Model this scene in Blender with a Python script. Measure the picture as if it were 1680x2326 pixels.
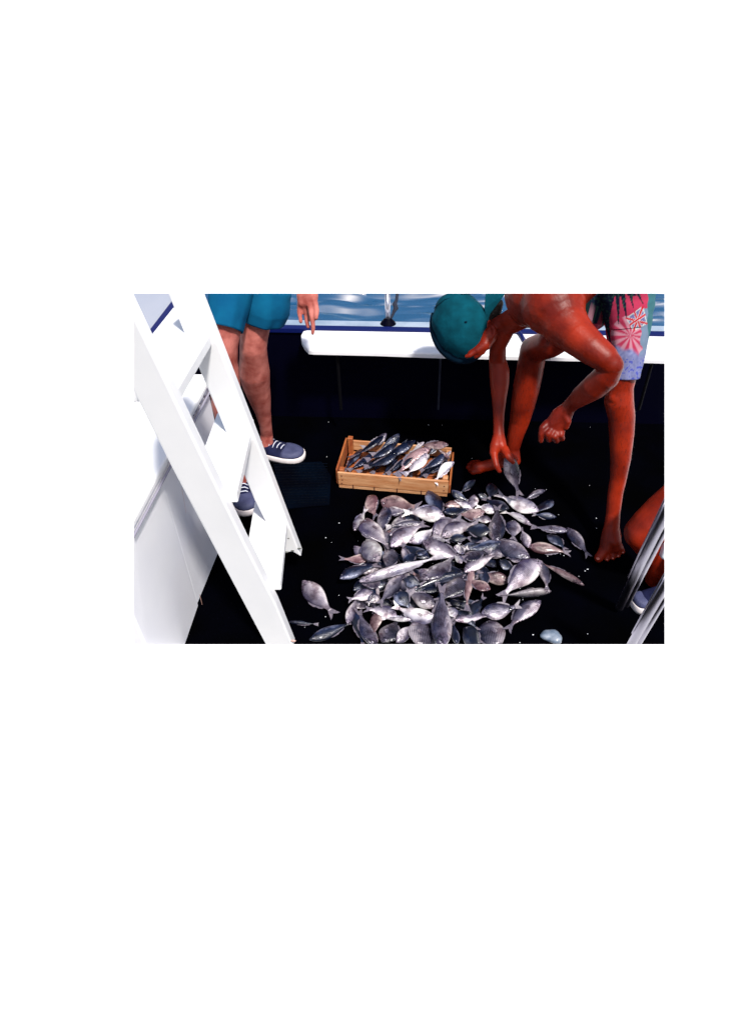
import bpy, bmesh, math, random
from mathutils import Vector, Matrix, noise
random.seed(7)
for o in list(bpy.data.objects): bpy.data.objects.remove(o)
SC = bpy.context.scene
COL = SC.collection
R = math.radians

# ------------------------------------------------------------------ camera
H, PITCH, F = 1.55, R(40), 1500.0          # eye height, look-down angle, focal length in photo pixels
CX, CY, W0, H0 = 906.0, 1064.0, 1680.0, 2326.0
CAM = Vector((0, 0, H))
RIGHT = Vector((1, 0, 0)); UP = Vector((0, math.sin(PITCH), math.cos(PITCH))); FWD = Vector((0, math.cos(PITCH), -math.sin(PITCH)))
cd = bpy.data.cameras.new('camera'); cam = bpy.data.objects.new('camera', cd); COL.objects.link(cam)
cam.location = CAM; cam.rotation_euler = (R(90) - PITCH, 0, 0)
cd.sensor_fit = 'HORIZONTAL'; cd.sensor_width = 36; cd.lens = F / W0 * 36
cd.shift_x = -(CX - W0 / 2) / W0; cd.shift_y = -(H0 / 2 - CY) / W0
cd.clip_start = .05; cd.clip_end = 6000
SC.camera = cam

# ------------------------------------------------------------------ light
SUN = Vector((.24, -.46, .86)).normalized()       # towards the sun
world = bpy.data.worlds.new('World'); SC.world = world; world.use_nodes = True
nt = world.node_tree; nt.nodes.clear()
sky = nt.nodes.new('ShaderNodeTexSky'); sky.sky_type = 'NISHITA'; sky.sun_disc = False
sky.sun_elevation = math.asin(SUN.z); sky.sun_rotation = math.atan2(SUN.x, SUN.y)
sky.air_density = 1.0; sky.dust_density = 3.0
bg = nt.nodes.new('ShaderNodeBackground'); bg.inputs[1].default_value = .068
out = nt.nodes.new('ShaderNodeOutputWorld')
nt.links.new(sky.outputs[0], bg.inputs[0]); nt.links.new(bg.outputs[0], out.inputs[0])
sd = bpy.data.lights.new('sun', 'SUN'); sun = bpy.data.objects.new('sun', sd); COL.objects.link(sun)
sd.energy = 2.6; sd.angle = R(5); sd.color = (1, .96, .9)
sun.rotation_euler = SUN.to_track_quat('Z', 'Y').to_euler(); sun.location = (-4, -6, 8)
SC.view_settings.view_transform = 'Standard'; SC.view_settings.look = 'None'
SC.view_settings.exposure = 1.2; SC.view_settings.gamma = 1; SC.view_settings.use_curve_mapping = False

# ------------------------------------------------------------------ measuring helpers
def ray(x, y): return FWD + RIGHT * ((x - CX) / F) + UP * (-(y - CY) / F)
def P(x, y, t): return CAM + ray(x, y) * t
def PZ(x, y, z=0.0):
    r = ray(x, y); return CAM + r * ((z - H) / r.z)
def PY(x, y, Y, k=0.0):                       # on the plane  Y + k z = const
    r = ray(x, y); return CAM + r * ((Y - k * H) / (r.y + k * r.z))
def proj(p):
    d = Vector(p) - CAM; t = d.dot(FWD)
    return CX + F * d.dot(RIGHT) / t, CY - F * d.dot(UP) / t, t

# ------------------------------------------------------------------ materials
def mat(name, color=(.5, .5, .5), rough=.5, metal=0.0, spec=.5, vary=None, vscale=8, bump=0, bscale=40, coat=0, stretch=None, sss=0):
    m = bpy.data.materials.new(name); m.use_nodes = True
    n = m.node_tree; b = n.nodes['Principled BSDF']
    b.inputs['Base Color'].default_value = (*color, 1); b.inputs['Roughness'].default_value = rough
    b.inputs['Metallic'].default_value = metal; b.inputs['Specular IOR Level'].default_value = spec
    b.inputs['Coat Weight'].default_value = coat; b.inputs['Coat Roughness'].default_value = .12
    if sss: b.inputs['Subsurface Weight'].default_value = sss; b.inputs['Subsurface Radius'].default_value = (.01, .004, .002)
    tc = n.nodes.new('ShaderNodeTexCoord'); mp = n.nodes.new('ShaderNodeMapping')
    n.links.new(tc.outputs['Object'], mp.inputs[0])
    if stretch: mp.inputs['Scale'].default_value = stretch
    if vary:
        t = n.nodes.new('ShaderNodeTexNoise'); t.inputs['Scale'].default_value = vscale; t.inputs['Detail'].default_value = 6
        r = n.nodes.new('ShaderNodeValToRGB'); r.color_ramp.elements[0].position = .35; r.color_ramp.elements[1].position = .68
        r.color_ramp.elements[0].color = (*color, 1); r.color_ramp.elements[1].color = (*vary, 1)
        n.links.new(mp.outputs[0], t.inputs[0]); n.links.new(t.outputs[0], r.inputs[0]); n.links.new(r.outputs[0], b.inputs['Base Color'])
    if bump:
        t2 = n.nodes.new('ShaderNodeTexNoise'); t2.inputs['Scale'].default_value = bscale; t2.inputs['Detail'].default_value = 5
        bp = n.nodes.new('ShaderNodeBump'); bp.inputs['Strength'].default_value = bump; bp.inputs['Distance'].default_value = .004
        n.links.new(mp.outputs[0], t2.inputs[0]); n.links.new(t2.outputs[0], bp.inputs['Height']); n.links.new(bp.outputs[0], b.inputs['Normal'])
    return m

M = {}
M['sheet'] = mat('white_sheet', (.93, .93, .93), .9, spec=.1)
M['deck'] = mat('black_wet_deck', (.0003, .0003, .0004), .8, spec=.003, vary=(.0004, .0005, .0016), vscale=5, bump=.5, bscale=90)
M['mat'] = mat('blue_black_mat', (.0004, .0006, .002), .6, spec=.02, vary=(.0004, .002, .006), vscale=9, bump=.8, bscale=120)
M['navy'] = mat('navy_paint', (.0003, .0003, .0035), .6, spec=.03, vary=(.0005, .0005, .005), vscale=3)
M['navystripe'] = mat('navy_stripe_paint', (.002, .006, .07), .45, spec=.2)
M['blackrub'] = mat('black_paint', (.001, .001, .002), .6, spec=.1)
M['white'] = mat('white_gloss_paint', (.80, .80, .81), .35, vary=(.74, .745, .76), vscale=5, bump=.08, bscale=30)
M['locker'] = mat('white_gelcoat', (.80, .80, .83), .35, vary=(.72, .72, .78), vscale=3.2, bump=.08, bscale=16)
M['ledge'] = mat('white_ledge_paint', (.78, .78, .80), .4, vary=(.7, .7, .73), vscale=7, bump=.15, bscale=30)
M['gunwale'] = mat('pale_grey_gunwale', (.30, .36, .44), .4, vary=(.2, .26, .34), vscale=14)
M['greypanel'] = mat('pale_blue_grey_panel', (.20, .23, .30), .4, vary=(.26, .28, .34), vscale=4)
M['seam'] = mat('grey_sealant', (.25, .24, .3), .6)
M['rust'] = mat('rust_stain', (.62, .42, .40), .7, vary=(.55, .25, .12), vscale=30)
M['grime'] = mat('dark_grime', (.03, .04, .035), .7, vary=(.2, .2, .18), vscale=60)
M['latch'] = mat('dark_steel_latch', (.08, .07, .12), .4, metal=.5, vary=(.3, .3, .35), vscale=60)
M['chrome'] = mat('polished_steel', (.22, .21, .27), .33, metal=1)
M['steel'] = mat('dull_steel', (.5, .5, .56), .3, metal=.9)
M['rope'] = mat('dark_rope', (.003, .006, .02), .8, bump=.6, bscale=200)
M['woodA'] = mat('pale_orange_pine', (.36, .14, .05), .6, vary=(.52, .28, .14), vscale=5, bump=.3, bscale=20, stretch=(2, 14, 14))
M['woodB'] = mat('orange_brown_pine', (.22, .045, .010), .6, vary=(.32, .10, .025), vscale=6, bump=.3, bscale=20, stretch=(10, 3, 3))
M['nail'] = mat('dark_nail', (.08, .015, .01), .5, metal=.3)
M['skinred'] = mat('deep_tanned_skin', (.25, .016, .0028), .44, spec=.22, vary=(.10, .005, .0012), vscale=11, bump=.22, bscale=130, sss=.05)
M['skinpale'] = mat('sunburnt_fair_skin', (.42, .135, .11), .55, spec=.15, vary=(.22, .045, .035), vscale=26, bump=.4, bscale=150, sss=.05)
M['hand'] = mat('pink_hand_skin', (.62, .15, .11), .5, spec=.25, vary=(.45, .07, .045), vscale=25, bump=.3, bscale=120, sss=.05)
M['nailskin'] = mat('pale_toenail', (.60, .16, .11), .3)
M['brown_hair'] = mat('brown_leg_hair', (.12, .03, .02), .7)
M['hair'] = mat('black_hair', (.003, .002, .002), .6, spec=.15, bump=.8, bscale=220)
M['teal'] = mat('teal_cotton', (.003, .085, .17), .9, spec=.05, vary=(.002, .055, .13), vscale=9, bump=.5, bscale=35)
M['cap'] = mat('faded_teal_cap', (.0015, .055, .08), .9, spec=.05, vary=(.001, .033, .048), vscale=24, bump=.7, bscale=45)
M['capdark'] = mat('dark_teal_cap_edge', (.001, .008, .018), .9, spec=.05)
M['shoe'] = mat('navy_canvas', (.005, .006, .022), .8, spec=.08, vary=(.012, .014, .05), vscale=30, bump=.5, bscale=200)
M['toe'] = mat('grey_blue_canvas', (.04, .046, .11), .7, vary=(.025, .03, .08), vscale=40, bump=.4, bscale=200)
M['sole'] = mat('offwhite_rubber', (.72, .66, .66), .5, vary=(.58, .52, .52), vscale=20)
M['lace'] = mat('white_lace', (.55, .57, .66), .8)
M['scale'] = mat('fish_scale', (.75, .78, .82), .1, spec=1)
M['eye_rim'] = mat('silver_eye_rim', (.5, .46, .55), .2, metal=.4)
M['eye'] = mat('wet_black_eye', (.003, .003, .004), .05, spec=1, coat=1)
M['fin'] = mat('grey_fin', (.07, .065, .09), .35, vary=(.16, .13, .16), vscale=25, coat=.4)
M['gill'] = mat('dark_gill_edge', (.02, .012, .02), .3, vary=(.12, .03, .03), vscale=12, coat=.4)
M['blood'] = mat('reddish_gill', (.28, .05, .04), .3)
M['lump'] = mat('pale_blue_grey_flesh', (.06, .10, .16), .4, vary=(.24, .27, .32), vscale=30, bump=.6, bscale=60, coat=.5)
M['whitecloth'] = mat('white_cloth', (.7, .75, .8), .8)

def fish_mat(name, back, flank, belly, metal=.2, rough=.27, stripe=.35):
    m = bpy.data.materials.new(name); m.use_nodes = True; n = m.node_tree; L = n.links; N = n.nodes
    b = N['Principled BSDF']; b.inputs['Roughness'].default_value = rough; b.inputs['Metallic'].default_value = metal
    b.inputs['Coat Weight'].default_value = .35; b.inputs['Coat Roughness'].default_value = .15
    tc = N.new('ShaderNodeTexCoord'); sp = N.new('ShaderNodeSeparateXYZ'); L.new(tc.outputs['Object'], sp.inputs[0])
    no = N.new('ShaderNodeTexNoise'); no.inputs['Scale'].default_value = 7; no.inputs['Detail'].default_value = 5
    oi = N.new('ShaderNodeObjectInfo')
    va = N.new('ShaderNodeVectorMath'); va.operation = 'ADD'; vm = N.new('ShaderNodeCombineXYZ')
    mu = N.new('ShaderNodeMath'); mu.operation = 'MULTIPLY'; mu.inputs[1].default_value = 37; L.new(oi.outputs['Random'], mu.inputs[0])
    L.new(mu.outputs[0], vm.inputs[0]); L.new(tc.outputs['Object'], va.inputs[0]); L.new(vm.outputs[0], va.inputs[1]); L.new(va.outputs[0], no.inputs[0])
    # height on the fish, -.2 (belly) .. .2 (back), disturbed by noise
    ma = N.new('ShaderNodeMath'); ma.operation = 'MULTIPLY_ADD'; L.new(no.outputs[0], ma.inputs[0]); ma.inputs[1].default_value = .24; L.new(sp.outputs['Y'], ma.inputs[2])
    mr = N.new('ShaderNodeMapRange'); L.new(ma.outputs[0], mr.inputs[0]); mr.inputs[1].default_value = -.06; mr.inputs[2].default_value = .26
    cr = N.new('ShaderNodeValToRGB'); L.new(mr.outputs[0], cr.inputs[0]); e = cr.color_ramp.elements
    e[0].position = 0; e[0].color = (*belly, 1); e[1].position = 1; e[1].color = (*back, 1)
    x = e.new(.22); x.color = (*belly, 1); x = e.new(.45); x.color = (*flank, 1); x = e.new(.72); x.color = (*[(a + c) / 2 for a, c in zip(flank, back)], 1)
    # lengthwise dark lines
    wv = N.new('ShaderNodeTexWave'); wv.wave_type = 'BANDS'; wv.bands_direction = 'Y'; wv.inputs['Scale'].default_value = 14
    wv.inputs['Distortion'].default_value = 1.2; wv.inputs['Detail'].default_value = 2; L.new(tc.outputs['Object'], wv.inputs[0])
    mx = N.new('ShaderNodeMix'); mx.data_type = 'RGBA'; mx.blend_type = 'MULTIPLY'
    sm = N.new('ShaderNodeMath'); sm.operation = 'MULTIPLY'; sm.inputs[1].default_value = stripe
    sr = N.new('ShaderNodeMapRange'); L.new(sp.outputs['X'], sr.inputs[0]); sr.inputs[1].default_value = -.30; sr.inputs[2].default_value = -.16
    L.new(sr.outputs[0], sm.inputs[0]); L.new(sm.outputs[0], mx.inputs[0]); L.new(cr.outputs[0], mx.inputs[6])
    wc = N.new('ShaderNodeValToRGB'); L.new(wv.outputs[0], wc.inputs[0]); wc.color_ramp.elements[0].color = (.25, .25, .32, 1); wc.color_ramp.elements[0].position = .1; wc.color_ramp.elements[1].position = .55
    L.new(wc.outputs[0], mx.inputs[7])
    # blotches (slime, bruises) and a darker muzzle
    n2 = N.new('ShaderNodeTexNoise'); n2.inputs['Scale'].default_value = 5; n2.inputs['Detail'].default_value = 4; L.new(va.outputs[0], n2.inputs[0])
    c2 = N.new('ShaderNodeValToRGB'); L.new(n2.outputs[0], c2.inputs[0]); c2.color_ramp.elements[0].position = .34; c2.color_ramp.elements[0].color = (.22, .14, .18, 1); c2.color_ramp.elements[1].position = .55; c2.color_ramp.elements[1].color = (1, 1, 1, 1)
    m2 = N.new('ShaderNodeMix'); m2.data_type = 'RGBA'; m2.blend_type = 'MULTIPLY'; m2.inputs[0].default_value = .8
    L.new(mx.outputs[2], m2.inputs[6]); L.new(c2.outputs[0], m2.inputs[7])
    hx_ = N.new('ShaderNodeMath'); hx_.operation = 'MULTIPLY_ADD'; L.new(n2.outputs[0], hx_.inputs[0]); hx_.inputs[1].default_value = .22; L.new(sp.outputs['X'], hx_.inputs[2])
    hr = N.new('ShaderNodeMapRange'); L.new(hx_.outputs[0], hr.inputs[0]); hr.inputs[1].default_value = -.27; hr.inputs[2].default_value = -.17; hr.inputs[3].default_value = .8; hr.inputs[4].default_value = 0
    hm = N.new('ShaderNodeMix'); hm.data_type = 'RGBA'; hm.blend_type = 'MULTIPLY'; L.new(hr.outputs[0], hm.inputs[0]); L.new(m2.outputs[2], hm.inputs[6])
    hn = N.new('ShaderNodeTexNoise'); hn.inputs['Scale'].default_value = 26; hn.inputs['Detail'].default_value = 3; L.new(va.outputs[0], hn.inputs[0])
    hc = N.new('ShaderNodeValToRGB'); L.new(hn.outputs[0], hc.inputs[0]); hc.color_ramp.elements[0].position = .42; hc.color_ramp.elements[0].color = (.10, .07, .16, 1); hc.color_ramp.elements[1].position = .60; hc.color_ramp.elements[1].color = (1.1, 1.0, 1.1, 1)
    L.new(hc.outputs[0], hm.inputs[7])
    hv = N.new('ShaderNodeHueSaturation'); L.new(hm.outputs[2], hv.inputs['Color'])
    rv = N.new('ShaderNodeMapRange'); L.new(oi.outputs['Random'], rv.inputs[0]); rv.inputs[3].default_value = .5; rv.inputs[4].default_value = 1.15
    L.new(rv.outputs[0], hv.inputs['Value']); L.new(hv.outputs[0], b.inputs['Base Color'])
    vo = N.new('ShaderNodeTexVoronoi'); vo.inputs['Scale'].default_value = 45; L.new(tc.outputs['Object'], vo.inputs[0])
    bp = N.new('ShaderNodeBump'); bp.inputs['Strength'].default_value = .2; bp.inputs['Distance'].default_value = .01; L.new(vo.outputs[0], bp.inputs['Height'])
    L.new(bp.outputs[0], b.inputs['Normal'])
    return m
TONES = {
    'p': ('pale silver', fish_mat('fish_pale_silver', (.05, .04, .08), (.34, .30, .355), (.80, .74, .755))),
    'g': ('grey', fish_mat('fish_grey', (.012, .013, .04), (.155, .138, .19), (.52, .46, .50), stripe=.85)),
    'd': ('dark blue', fish_mat('fish_dark_blue', (.002, .004, .016), (.010, .018, .055), (.16, .18, .27), rough=.28, stripe=.6)),
    'k': ('pinkish', fish_mat('fish_pinkish', (.10, .04, .05), (.36, .23, .24), (.78, .62, .58))),
    'w': ('whitish', fish_mat('fish_whitish', (.12, .11, .18), (.64, .60, .63), (.86, .84, .82), stripe=.12)),
}

# ------------------------------------------------------------------ object helpers
def link_mesh(name, me, m=None, parent=None, smooth=False):
    o = bpy.data.objects.new(name, me); COL.objects.link(o)
    if m: me.materials.append(m)
    if smooth:
        for p in me.polygons: p.use_smooth = True
    if parent: o.parent = parent
    return o
def from_bm(name, bm, m=None, parent=None, smooth=False):
    bmesh.ops.recalc_face_normals(bm, faces=bm.faces)
    me = bpy.data.meshes.new(name); bm.to_mesh(me); bm.free()
    return link_mesh(name, me, m, parent, smooth)
def tag(o, label, cat, group=None):
    o['label'] = label; o['category'] = cat
    if group: o['group'] = group
    return o
def thing(name, label, cat, loc=(0, 0, 0), group=None):
    o = bpy.data.objects.new(name, None); COL.objects.link(o); o.empty_display_size = .05
    ch_off = Vector(loc); o.location = ch_off
    return tag(o, label, cat, group)
def adopt(root):
    """children built in world coordinates keep their place under a moved root"""
    mi = Matrix.Translation(root.location).inverted()
    for o in COL.objects:
        if o.parent == root and not o.get('_ok'):
            o.matrix_parent_inverse = mi; o['_ok'] = 1
def bx8(bm, lo, hi):
    """hexahedron from 4 lower and 4 upper corners"""
    v = [bm.verts.new(p) for p in list(lo) + list(hi)]
    for f in ((0, 1, 2, 3), (7, 6, 5, 4), (0, 4, 5, 1), (1, 5, 6, 2), (2, 6, 7, 3), (3, 7, 4, 0)): bm.faces.new([v[i] for i in f])
    return v
def bevel(bm, w, seg=2):
    bmesh.ops.recalc_face_normals(bm, faces=bm.faces)
    bmesh.ops.bevel(bm, geom=bm.edges[:], offset=w, segments=seg, affect='EDGES', profile=.5)
def prism(pts, off):
    """polygon pushed along a vector"""
    bm = bmesh.new(); n = len(pts)
    a = [bm.verts.new(p) for p in pts]; b = [bm.verts.new(Vector(p) + off) for p in pts]
    bm.faces.new(a); bm.faces.new(b[::-1])
    for i in range(n): bm.faces.new((a[i], b[i], b[(i + 1) % n], a[(i + 1) % n]))
    return bm
def tube(bm, pts, r, seg=12, caps=True):
    rings = []; pts = [Vector(p) for p in pts]; prev = None
    for i, p in enumerate(pts):
        d = (pts[min(i + 1, len(pts) - 1)] - pts[max(i - 1, 0)]).normalized()
        s = d.cross(Vector((0, 0, 1)) if abs(d.z) < .9 else Vector((1, 0, 0))).normalized() if prev is None else (prev - d * prev.dot(d)).normalized()
        prev = s; t = d.cross(s); rr = r[i] if isinstance(r, (list, tuple)) else r
        rings.append([bm.verts.new(p + (s * math.cos(2 * math.pi * k / seg) + t * math.sin(2 * math.pi * k / seg)) * rr) for k in range(seg)])
    for a, b in zip(rings, rings[1:]):
        for k in range(seg): bm.faces.new((a[k], a[(k + 1) % seg], b[(k + 1) % seg], b[k]))
    if caps: bm.faces.new(rings[0][::-1]); bm.faces.new(rings[-1])
def ball(bm, c, r, sub=2, sc=None, rot=None):
    mt = Matrix.Translation(c)
    if rot: mt = mt @ rot
    if sc: mt = mt @ Matrix.Diagonal((*sc, 1))
    bmesh.ops.create_icosphere(bm, subdivisions=sub, radius=r, matrix=mt)
FULL = 1.0
def limb(bm, joints):
    """joints: (photo x, photo y, depth, radius in photo px) -> tapered limb of balls and cones"""
    pr = None
    for x, y, d, rp in joints:
        c = P(x, y, d); r = rp * (FULL if rp > 9.5 else FULL ** 1.6) * d / F
        ball(bm, c, r, 3)
        if pr:
            c0, r0 = pr
            n = max(2, int((c - c0).length / (min(r, r0) * .5)) + 1)
            tube(bm, [c0.lerp(c, i / n) for i in range(n + 1)], [r0 + (r - r0) * i / n for i in range(n + 1)], 28)
        pr = (c, r)
def fuse(name, bm, voxel, m, parent, smooth_it=6):
    """weld overlapping limbs into ONE continuous skin"""
    me = bpy.data.meshes.new(name); bm.to_mesh(me); bm.free()
    o = bpy.data.objects.new('tmp', me); COL.objects.link(o)
    md = o.modifiers.new('r', 'REMESH'); md.mode = 'VOXEL'; md.voxel_size = voxel
    s = o.modifiers.new('s', 'SMOOTH'); s.factor = .5; s.iterations = smooth_it
    dg = bpy.context.evaluated_depsgraph_get(); dg.update()
    me2 = bpy.data.meshes.new_from_object(o.evaluated_get(dg)); me2.name = name; me2.materials.clear()
    bpy.data.objects.remove(o); bpy.data.meshes.remove(me)
    return link_mesh(name, me2, m, parent, True)

# ================================================================== SETTING
bm = bmesh.new(); bm.faces.new([bm.verts.new(p) for p in ((-2500, -38, -120), (2500, -38, -120), (2500, 2700, -120), (-2500, 2700, -120))])
o = from_bm('ground', bm, M['sheet']); o['kind'] = 'structure'          # added white backdrop for the blank page margin, sized to limit bounced light

bm = bmesh.new()
bx8(bm, [(-1.3, .6, -.10), (1.6, .6, -.10), (1.6, 2.20, -.10), (-1.3, 2.30, -.10)], [(-1.3, .6, 0), (1.6, .6, 0), (1.6, 2.20, 0), (-1.3, 2.30, 0)])
o = from_bm('deck', bm, M['deck']); o['kind'] = 'structure'

# sea
bm = bmesh.new(); NX, NY = 260, 200; g = []
for j in range(NY + 1):
    row = []
    for i in range(NX + 1):
        x = -2.4 + 5.2 * i / NX; y = 2.28 + 3.4 * j / NY
        h = .045 * noise.noise(Vector((x * .7 + y * .3, y * 2.6, 3))) + .055 * noise.noise(Vector((x * 1.1 - y * .5, y * 7.5, 9))) + .046 * noise.noise(Vector((x * 2.6, y * 15, 5))) + .020 * noise.noise(Vector((x * 4, y * 34, 2)))
        row.append(bm.verts.new((x, y, -.6 + h)))
    g.append(row)
for j in range(NY):
    for i in range(NX): bm.faces.new((g[j][i], g[j][i + 1], g[j + 1][i + 1], g[j + 1][i]))
sea = bpy.data.materials.new('sea_water'); sea.use_nodes = True; b = sea.node_tree.nodes['Principled BSDF']
b.inputs['Base Color'].default_value = (.006, .055, .13, 1); b.inputs['Roughness'].default_value = .06
b.inputs['Specular IOR Level'].default_value = 1.0; b.inputs['IOR'].default_value = 1.9
o = from_bm('sea', bm, sea, smooth=True); o['kind'] = 'structure'

# ================================================================== BULWARK
zt = .39
bul = thing('bulwark', 'low navy inner side of the boat with white ledge along its top', 'bulwark', (0, 2.2, 0))
def gz(x, y, z): return PZ(x, y, z)
L0, R0 = gz(560, 746, zt), gz(1560, 763, zt)
L0.z = R0.z = 0
def lift(p, z): q = Vector(p); q.z = z; return q
dY = Vector((0, .03, 0))
Lx, Rx = L0 + (L0 - R0) * .9, R0 + (R0 - L0) * .1
bm = bmesh.new(); bx8(bm, [lift(Lx, .0), lift(Rx, .0), lift(Rx + dY, .0), lift(Lx + dY, .0)], [lift(Lx, zt - .012), lift(Rx, zt - .012), lift(Rx + dY, zt - .012), lift(Lx + dY, zt - .012)])
from_bm('side_panel', bm, M['navy'], bul)
bm = bmesh.new(); a, c = Lx, Rx; s = Vector((0, .022, 0))
bx8(bm, [lift(a - s * .3, zt - .01), lift(c - s * .3, zt - .01), lift(c + s, zt - .01), lift(a + s, zt - .01)], [lift(a - s * .3, zt + .006), lift(c - s * .3, zt + .006), lift(c + s, zt + .006), lift(a + s, zt + .006)])
from_bm('blue_stripe', bm, M['navystripe'], bul)
bm = bmesh.new(); a, c = Lx + s, Rx + s; s2 = Vector((0, .055, 0))
bx8(bm, [lift(a, zt - .30), lift(c, zt - .30), lift(c + s2, zt - .30), lift(a + s2, zt - .30)], [lift(a, zt + .002), lift(c, zt + .002), lift(c + s2, zt - .002), lift(a + s2, zt - .002)])
from_bm('gunwale', bm, M['gunwale'], bul)
pts = [(700, 748), (1560, 763.5), (1560, 817), (1400, 812), (1200, 808), (1000, 803.5), (850, 798), (712, 795), (700, 794), (690, 783), (684, 772), (683, 760), (688, 751)]
bm = prism([gz(x, y, zt) for x, y in pts], Vector((0, 0, -.018))); bmesh.ops.recalc_face_normals(bm, faces=bm.faces)
es = [e for e in bm.edges if all(v.co.z > zt - .001 for v in e.verts)]
bmesh.ops.bevel(bm, geom=es, offset=.006, segments=3, affect='EDGES', profile=.5)
from_bm('ledge', bm, M['ledge'], bul)
for x, y0, y1 in ((766, 806, 870), (1000, 816, 866), (1480, 826, 880)):
    bm = bmesh.new(); q = PY(x, y0, 2.05); q2 = Vector((q.x, q.y, 0))
    q1 = lift(q2, zt - .03); q0 = lift(q2, .12); tube(bm, [q0, q1], .006 if x != 1000 else .004, 8)
    from_bm('ledge_strut', bm, M['blackrub'] if x != 1000 else M['rope'], bul)
adopt(bul)

st = thing('stanchion', 'thin steel stanchion standing on the gunwale', 'rail post', P(881, 733, 2.75))
base = PZ(881, 735, zt)
bm = bmesh.new(); tube(bm, [base, base + Vector((-.004, .0, .5))], .010, 14); from_bm('pole', bm, M['steel'], st, True)
bm = bmesh.new(); tube(bm, [base + Vector((0, 0, -.004)), base + Vector((0, 0, .006)), base + Vector((0, 0, .022))], [.032, .026, .012], 16); from_bm('base_flange', bm, M['navy'], st)
adopt(st)
rp = [(903, 640), (902, 668), (900, 682), (896, 690), (899, 700), (894, 708), (890, 718), (886, 726), (884, 734)]
bm = bmesh.new(); tube(bm, [P(x, y, 2.52 + .006 * math.sin(i * 3)) for i, (x, y) in enumerate(rp)], [.006, .006, .006, .009, .010, .006, .005, .005, .004], 8)
tag(from_bm('rope', bm, M['rope'], smooth=True), 'dark knotted rope tied to the foot of the steel stanchion', 'rope')
bm = bmesh.new(); tube(bm, [lift(PZ(x, y, zt), zt + .008) for x, y in ((1160, 750), (1170, 752), (1182, 764), (1190, 778))], .0065, 8)
tag(from_bm('cord', bm, M['navystripe'], smooth=True), 'short blue cord lying across the white ledge behind the bending man', 'cord')

# ================================================================== WHITE LOCKER, LEFT
zb = .516
lk = thing('locker', 'white boxy locker with rust marks beside the deck, behind the ladder', 'locker', (-.6, 1.2, 0))
fl = [PZ(415, 1510), PZ(451, 1375), PZ(534, 1163)]
fl[0] = fl[1] + (fl[1] - fl[2]) * 0 + Vector((-.012, -.75, 0))
tp = [lift(PZ(250, 1276, zb), zb), None, lift(PZ(470, 870, zb), zb)]
tp[1] = tp[0].lerp(tp[2], (fl[1].y - tp[0].y) / (tp[2].y - tp[0].y))
tp[0].x += .0; fl[0].y = tp[0].y
back = Vector((-.9, 0, 0))
def panel(name, pts, off, m, bev=.004):
    bm = prism(pts, off); bevel(bm, bev, 2); return from_bm(name, bm, m, lk)
panel('side_panel', [fl[0], fl[1], tp[1] - Vector((0, 0, .02)), tp[0] - Vector((0, 0, .02))], Vector((-.03, 0, 0)), M['locker'])
panel('side_panel', [fl[1] + Vector((-.004, .003, 0)), fl[2], tp[2] - Vector((0, 0, .02)), tp[1] + Vector((-.004, .003, -.02))], Vector((-.03, 0, 0)), M['locker'])
panel('end_panel', [fl[2] + Vector((-.032, 0, 0)), fl[2] + back, lift(tp[2] + back, zb - .02), tp[2] - Vector((.032, 0, .02))], Vector((0, -.03, 0)), M['locker'])
t0, t2 = tp[0] + Vector((.004, 0, -.018)), tp[2] + Vector((.004, .045, -.018))
panel('lid', [t0, t2, t2 + back, t0 + back], Vector((0, 0, .022)), M['white'], .006)
sd_ = [tp[0].lerp(tp[2], a) + Vector((.006, 0, -.024)) for a in (0, 1)]
bm = bmesh.new(); tube(bm, sd_, .0035, 8); from_bm('seam', bm, M['seam'], lk)
for (xa, ya, xb, yb, r) in ((434, 944, 446, 922, .003), (448, 916, 455, 903, .004), (456, 900, 467, 878, .007)):
    bm = bmesh.new(); a = PZ(xa, ya, zb - .016); c = PZ(xb, yb, zb - .016); tube(bm, [a + Vector((.006, 0, 0)), c + Vector((.006, 0, 0))], r, 6)
    from_bm('latch', bm, M['latch'], lk)
def on_side(x, y):                            # on the side panel
    r_ = ray(x, y); return CAM + r_ * ((-.572 - CAM.x) / r_.x)
for k, (a, c, w) in enumerate((((405, 1109), (415, 1165), .0009), ((446, 1350), (452, 1374), .0022))):
    n = 6; bm = bmesh.new(); v = []
    for i in range(n + 1):
        q = on_side(a[0] + (c[0] - a[0]) * i / n, a[1] + (c[1] - a[1]) * i / n); q.x += .009
        ww = w * (1 - abs(i / n - .5)) ; v.append((bm.verts.new(q + Vector((0, -ww, 0))), bm.verts.new(q + Vector((0, ww, 0))), bm.verts.new(q + Vector((-.0006, ww, 0)))))
    for i in range(n):
        bm.faces.new((v[i][0], v[i][1], v[i + 1][1], v[i + 1][0])); bm.faces.new((v[i][1], v[i][2], v[i + 1][2], v[i + 1][1]))
    from_bm('rust_streak', bm, M['rust'], lk)
adopt(lk)

# pale panel seen through the top gap of the ladder
kx = [(250, 560), (360, 560), (420, 655), (300, 812)]
bm = prism([P(x, y, 2.0) for x, y in kx], FWD * .02)
pn = thing('side_panel', 'pale blue-grey panel with a navy edge seen through the topmost gap of the ladder', 'panel', P(340, 690, 2.0))
from_bm('panel_sheet', bm, M['greypanel'], pn)
bm = prism([P(x, y, 1.995) for x, y in ((414, 652), (294, 809), (306, 820), (428, 662))], FWD * .03)
from_bm('edge_strip', bm, M['navystripe'], pn); adopt(pn)

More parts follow.
